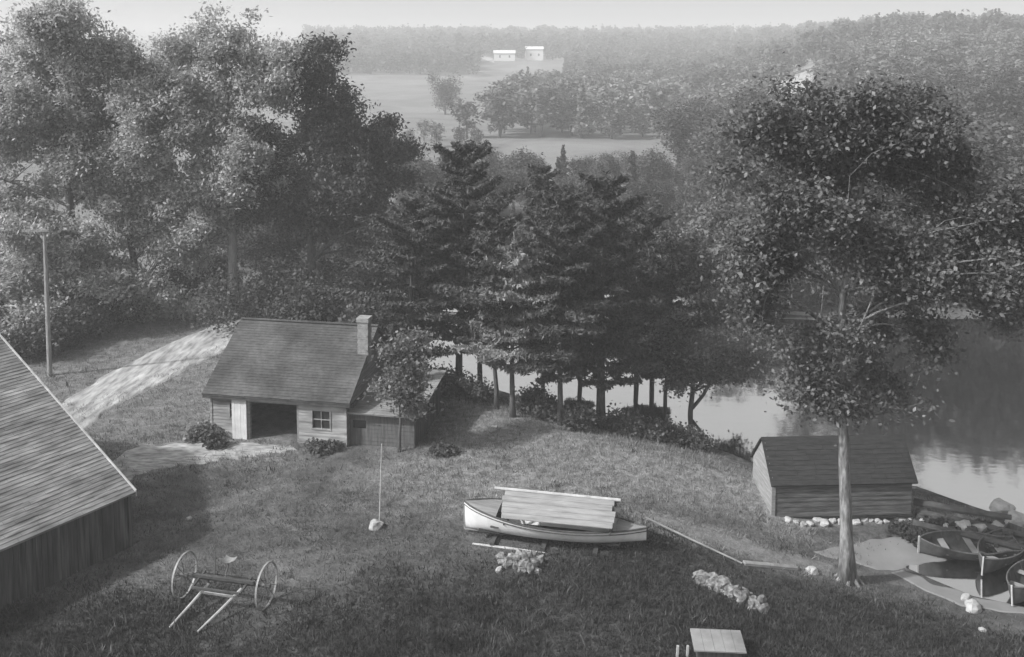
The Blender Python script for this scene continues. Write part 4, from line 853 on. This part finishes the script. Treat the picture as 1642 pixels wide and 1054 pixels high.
# the far wood on the ridges: one mass
def far_wood():
    rng = np.random.default_rng(600); cm = MB(); base = []
    for _ in range(4):
        L = [(rng.normal(0, 1.6), rng.normal(0, 1.6), rng.uniform(4, 9), 2.0, 2.0, 1.8) for _ in range(7)] + [(0, 0, 5, 3, 3, 4)]
        P = lobe_points(L, 190, rng, .4, .1, 1.5); m = MB(); leaves(m, P, 1.25, rng, .6, 1.3); base.append(np.vstack(m.v))
    for _ in range(2):
        z = 11 - 10 * rng.uniform(0, 1, 150) ** .6; an = rng.uniform(0, 6.283, 150); rr = (2.1 * (1 - z / 11.6) + .1) * rng.uniform(.3, 1.05, 150); m = MB(); leaves(m, np.stack([rr * np.cos(an), rr * np.sin(an), z], -1), 1.0, rng, .8, 1.3); base.append(np.vstack(m.v))
    pts = []
    y = 300.
    while y < 960:
        for px in np.arange(500, 1720, 1500 / y * (9 if y < 600 else 11)):
            pp = px + rng.uniform(-8, 8); yy = y + rng.uniform(-5, 5)
            if yy < 470 and pp < 1240 and not (pp > 880 + (yy - 300) * .2 and yy < 430): continue
            if yy < 340 and pp < 1235: continue
            if 765 < pp < 905 and 470 < yy < 612: continue
            pts.append((pp, yy))
        y += 9 if y < 600 else 16
    pts += [(px, rng.uniform(470, 505)) for px in np.arange(540, 745, 7)] + [(px, rng.uniform(612, 640)) for px in np.arange(735, 905, 5)] + [(752, 470), (834, 586), (881, 590), (888, 586), (755, 560), (763, 572)]
    for pp, yy in pts:
        x = at_depth(pp, 90, yy)[0]; b = base[rng.integers(6) if rng.uniform() < .8 else rng.integers(4)]; s = rng.uniform(.8, 1.25) * (1.25 if yy > 600 else 1.0); a = rng.uniform(0, 6.28); c_, s_ = math.cos(a), math.sin(a)
        V = b * s; V = np.stack([V[:, 0] * c_ - V[:, 1] * s_, V[:, 0] * s_ + V[:, 1] * c_, V[:, 2]], -1) + [x, yy, H1(x, yy) - .4]
        cm.add(V, np.arange(len(V)).reshape(-1, 4))
    print('far wood', len(pts)); tag(cm.build('far_wood', M['far_leaf']), 'hazy far wood covering the ridges to the skyline', 'wood', kind='stuff')
far_wood()

# ------------------------------------------------------------------ grass and weeds (uncountable)
def on_plan(x, y):
    bad = (poly_sd(PALEP, x, y) < -.6 * np.abs(lump(x, y, .7, 9))) | (poly_sd(POND, x, y) < .6) | (poly_sd(INLET, x, y) < 1.2)
    for P in ([(100, 655), (150, 612), (250, 560), (330, 530), (380, 512), (410, 530), (370, 552), (300, 585), (230, 620), (140, 655)], [(190, 735), (270, 716), (400, 714), (470, 716), (480, 724), (360, 738), (290, 745), (200, 785)], [(1300, 884), (1372, 874), (1440, 862), (1510, 868), (1520, 900), (1450, 912), (1410, 918), (1378, 906)]):
        bad |= poly_sd(np.array([flat(a, b, -.6 if a > 1290 else 0) for a, b in P]), x, y) < -.7 * np.abs(lump(x, y, .7, 9))
    for o, rz, L, D, sg in (((-13.57, 40.98), math.atan2(-.181, .983), 9.0, 7.4, 1), ((-13.27, 31.33), math.atan2(-.834, -.552), 15, 18, -1), ((10.1, 35.0), .05, 5.5, 2.4, 1)):
        c_, s_ = math.cos(rz), math.sin(rz); u = (x - o[0]) * c_ + (y - o[1]) * s_; v = (-(x - o[0]) * s_ + (y - o[1]) * c_) * sg; bad |= (u > -.1) & (u < L + .1) & (v > -.1) & (v < D)
    return ~bad
def blades(name, n, sel, h0, h1, w, m, label, seed, spread=.12, per=5):
    rng = np.random.default_rng(seed); y = 24.5 * (60 / 24.5) ** rng.uniform(0, 1, n * 2); x = rng.uniform(-1, 1, n * 2) * (.58 * y + 1)
    weed, dry, mud, field = zone_masks(x, y); k = on_plan(x, y) & (rng.uniform(0, 1, len(x)) < sel(weed, dry, x, y)) & (mud < .6); x, y = x[k][:n], y[k][:n]
    x = np.repeat(x, per) + rng.normal(0, spread, len(x) * per); y = np.repeat(y, per) + rng.normal(0, spread, len(y) * per); z = hgt(x, y); N = len(x)
    a = rng.uniform(0, 6.283, N); h = rng.uniform(h0, h1, N); wd = w * rng.uniform(.6, 1.4, N); lx, ly = rng.normal(0, .4, (2, N)) * h
    D = np.stack([np.cos(a) * wd / 2, np.sin(a) * wd / 2, np.zeros(N)], -1); B = np.stack([x, y, z - .02], -1); T = B + np.stack([lx, ly, h], -1); Mi = (B + T) / 2 + np.stack([-lx, -ly, h * 0], -1) * .12
    V = np.stack([B - D, B + D, Mi + D * .8, T, Mi - D * .8], 1); mb = MB(); mb.add(V.reshape(-1, 3), np.arange(N * 5).reshape(N, 5)); return tag(mb.build(name, m), label, 'grass', kind='stuff')
blades('grass', 34000, lambda w, d, x, y: (1 - w) * (1 - .7 * d) * (.3 + .7 * sstep(-.6, .4, lump(x, y, 1.3, 3))), .04, .15, .022, M['blade'], 'short uneven lawn grass', 701)
blades('dry_grass', 15000, lambda w, d, x, y: d * (1 - w), .08, .28, .024, M['straw'], 'pale dry grass on the hump towards the pond', 702)
blades('tall_weeds', 1300, lambda w, d, x, y: np.clip(.15 + w, 0, 1) * sstep(.15, .6, lump(x, y, 1.9, 8)), .14, .36, .045, M['weed_tall'], 'scattered clumps of taller weeds in the grass', 704, .16, 8)
blades('weeds', 30000, lambda w, d, x, y: w * (.35 + .65 * sstep(-.5, .4, lump(x, y, 1.3, 6))), .05, .21, .034, M['weed'], 'dark rank weeds across the foreground', 703, .2, 6)

# ------------------------------------------------------------------ haze: even air over the whole scene
q = MB(); q.span((-1500, -60, -5), (1500, 1620, 78)); hz = q.build('haze', bpy.data.materials.new('haze')); tag(hz, 'pale summer haze over the whole view', 'haze', kind='stuff')
m = hz.data.materials[0]; m.use_nodes = True; t = m.node_tree; t.nodes.clear(); o = t.nodes.new('ShaderNodeOutputMaterial'); v = t.nodes.new('ShaderNodeVolumePrincipled')
v.inputs['Color'].default_value = g3(.93); v.inputs['Density'].default_value = .0012; v.inputs['Anisotropy'].default_value = 0.0; t.links.new(v.outputs[0], o.inputs['Volume'])
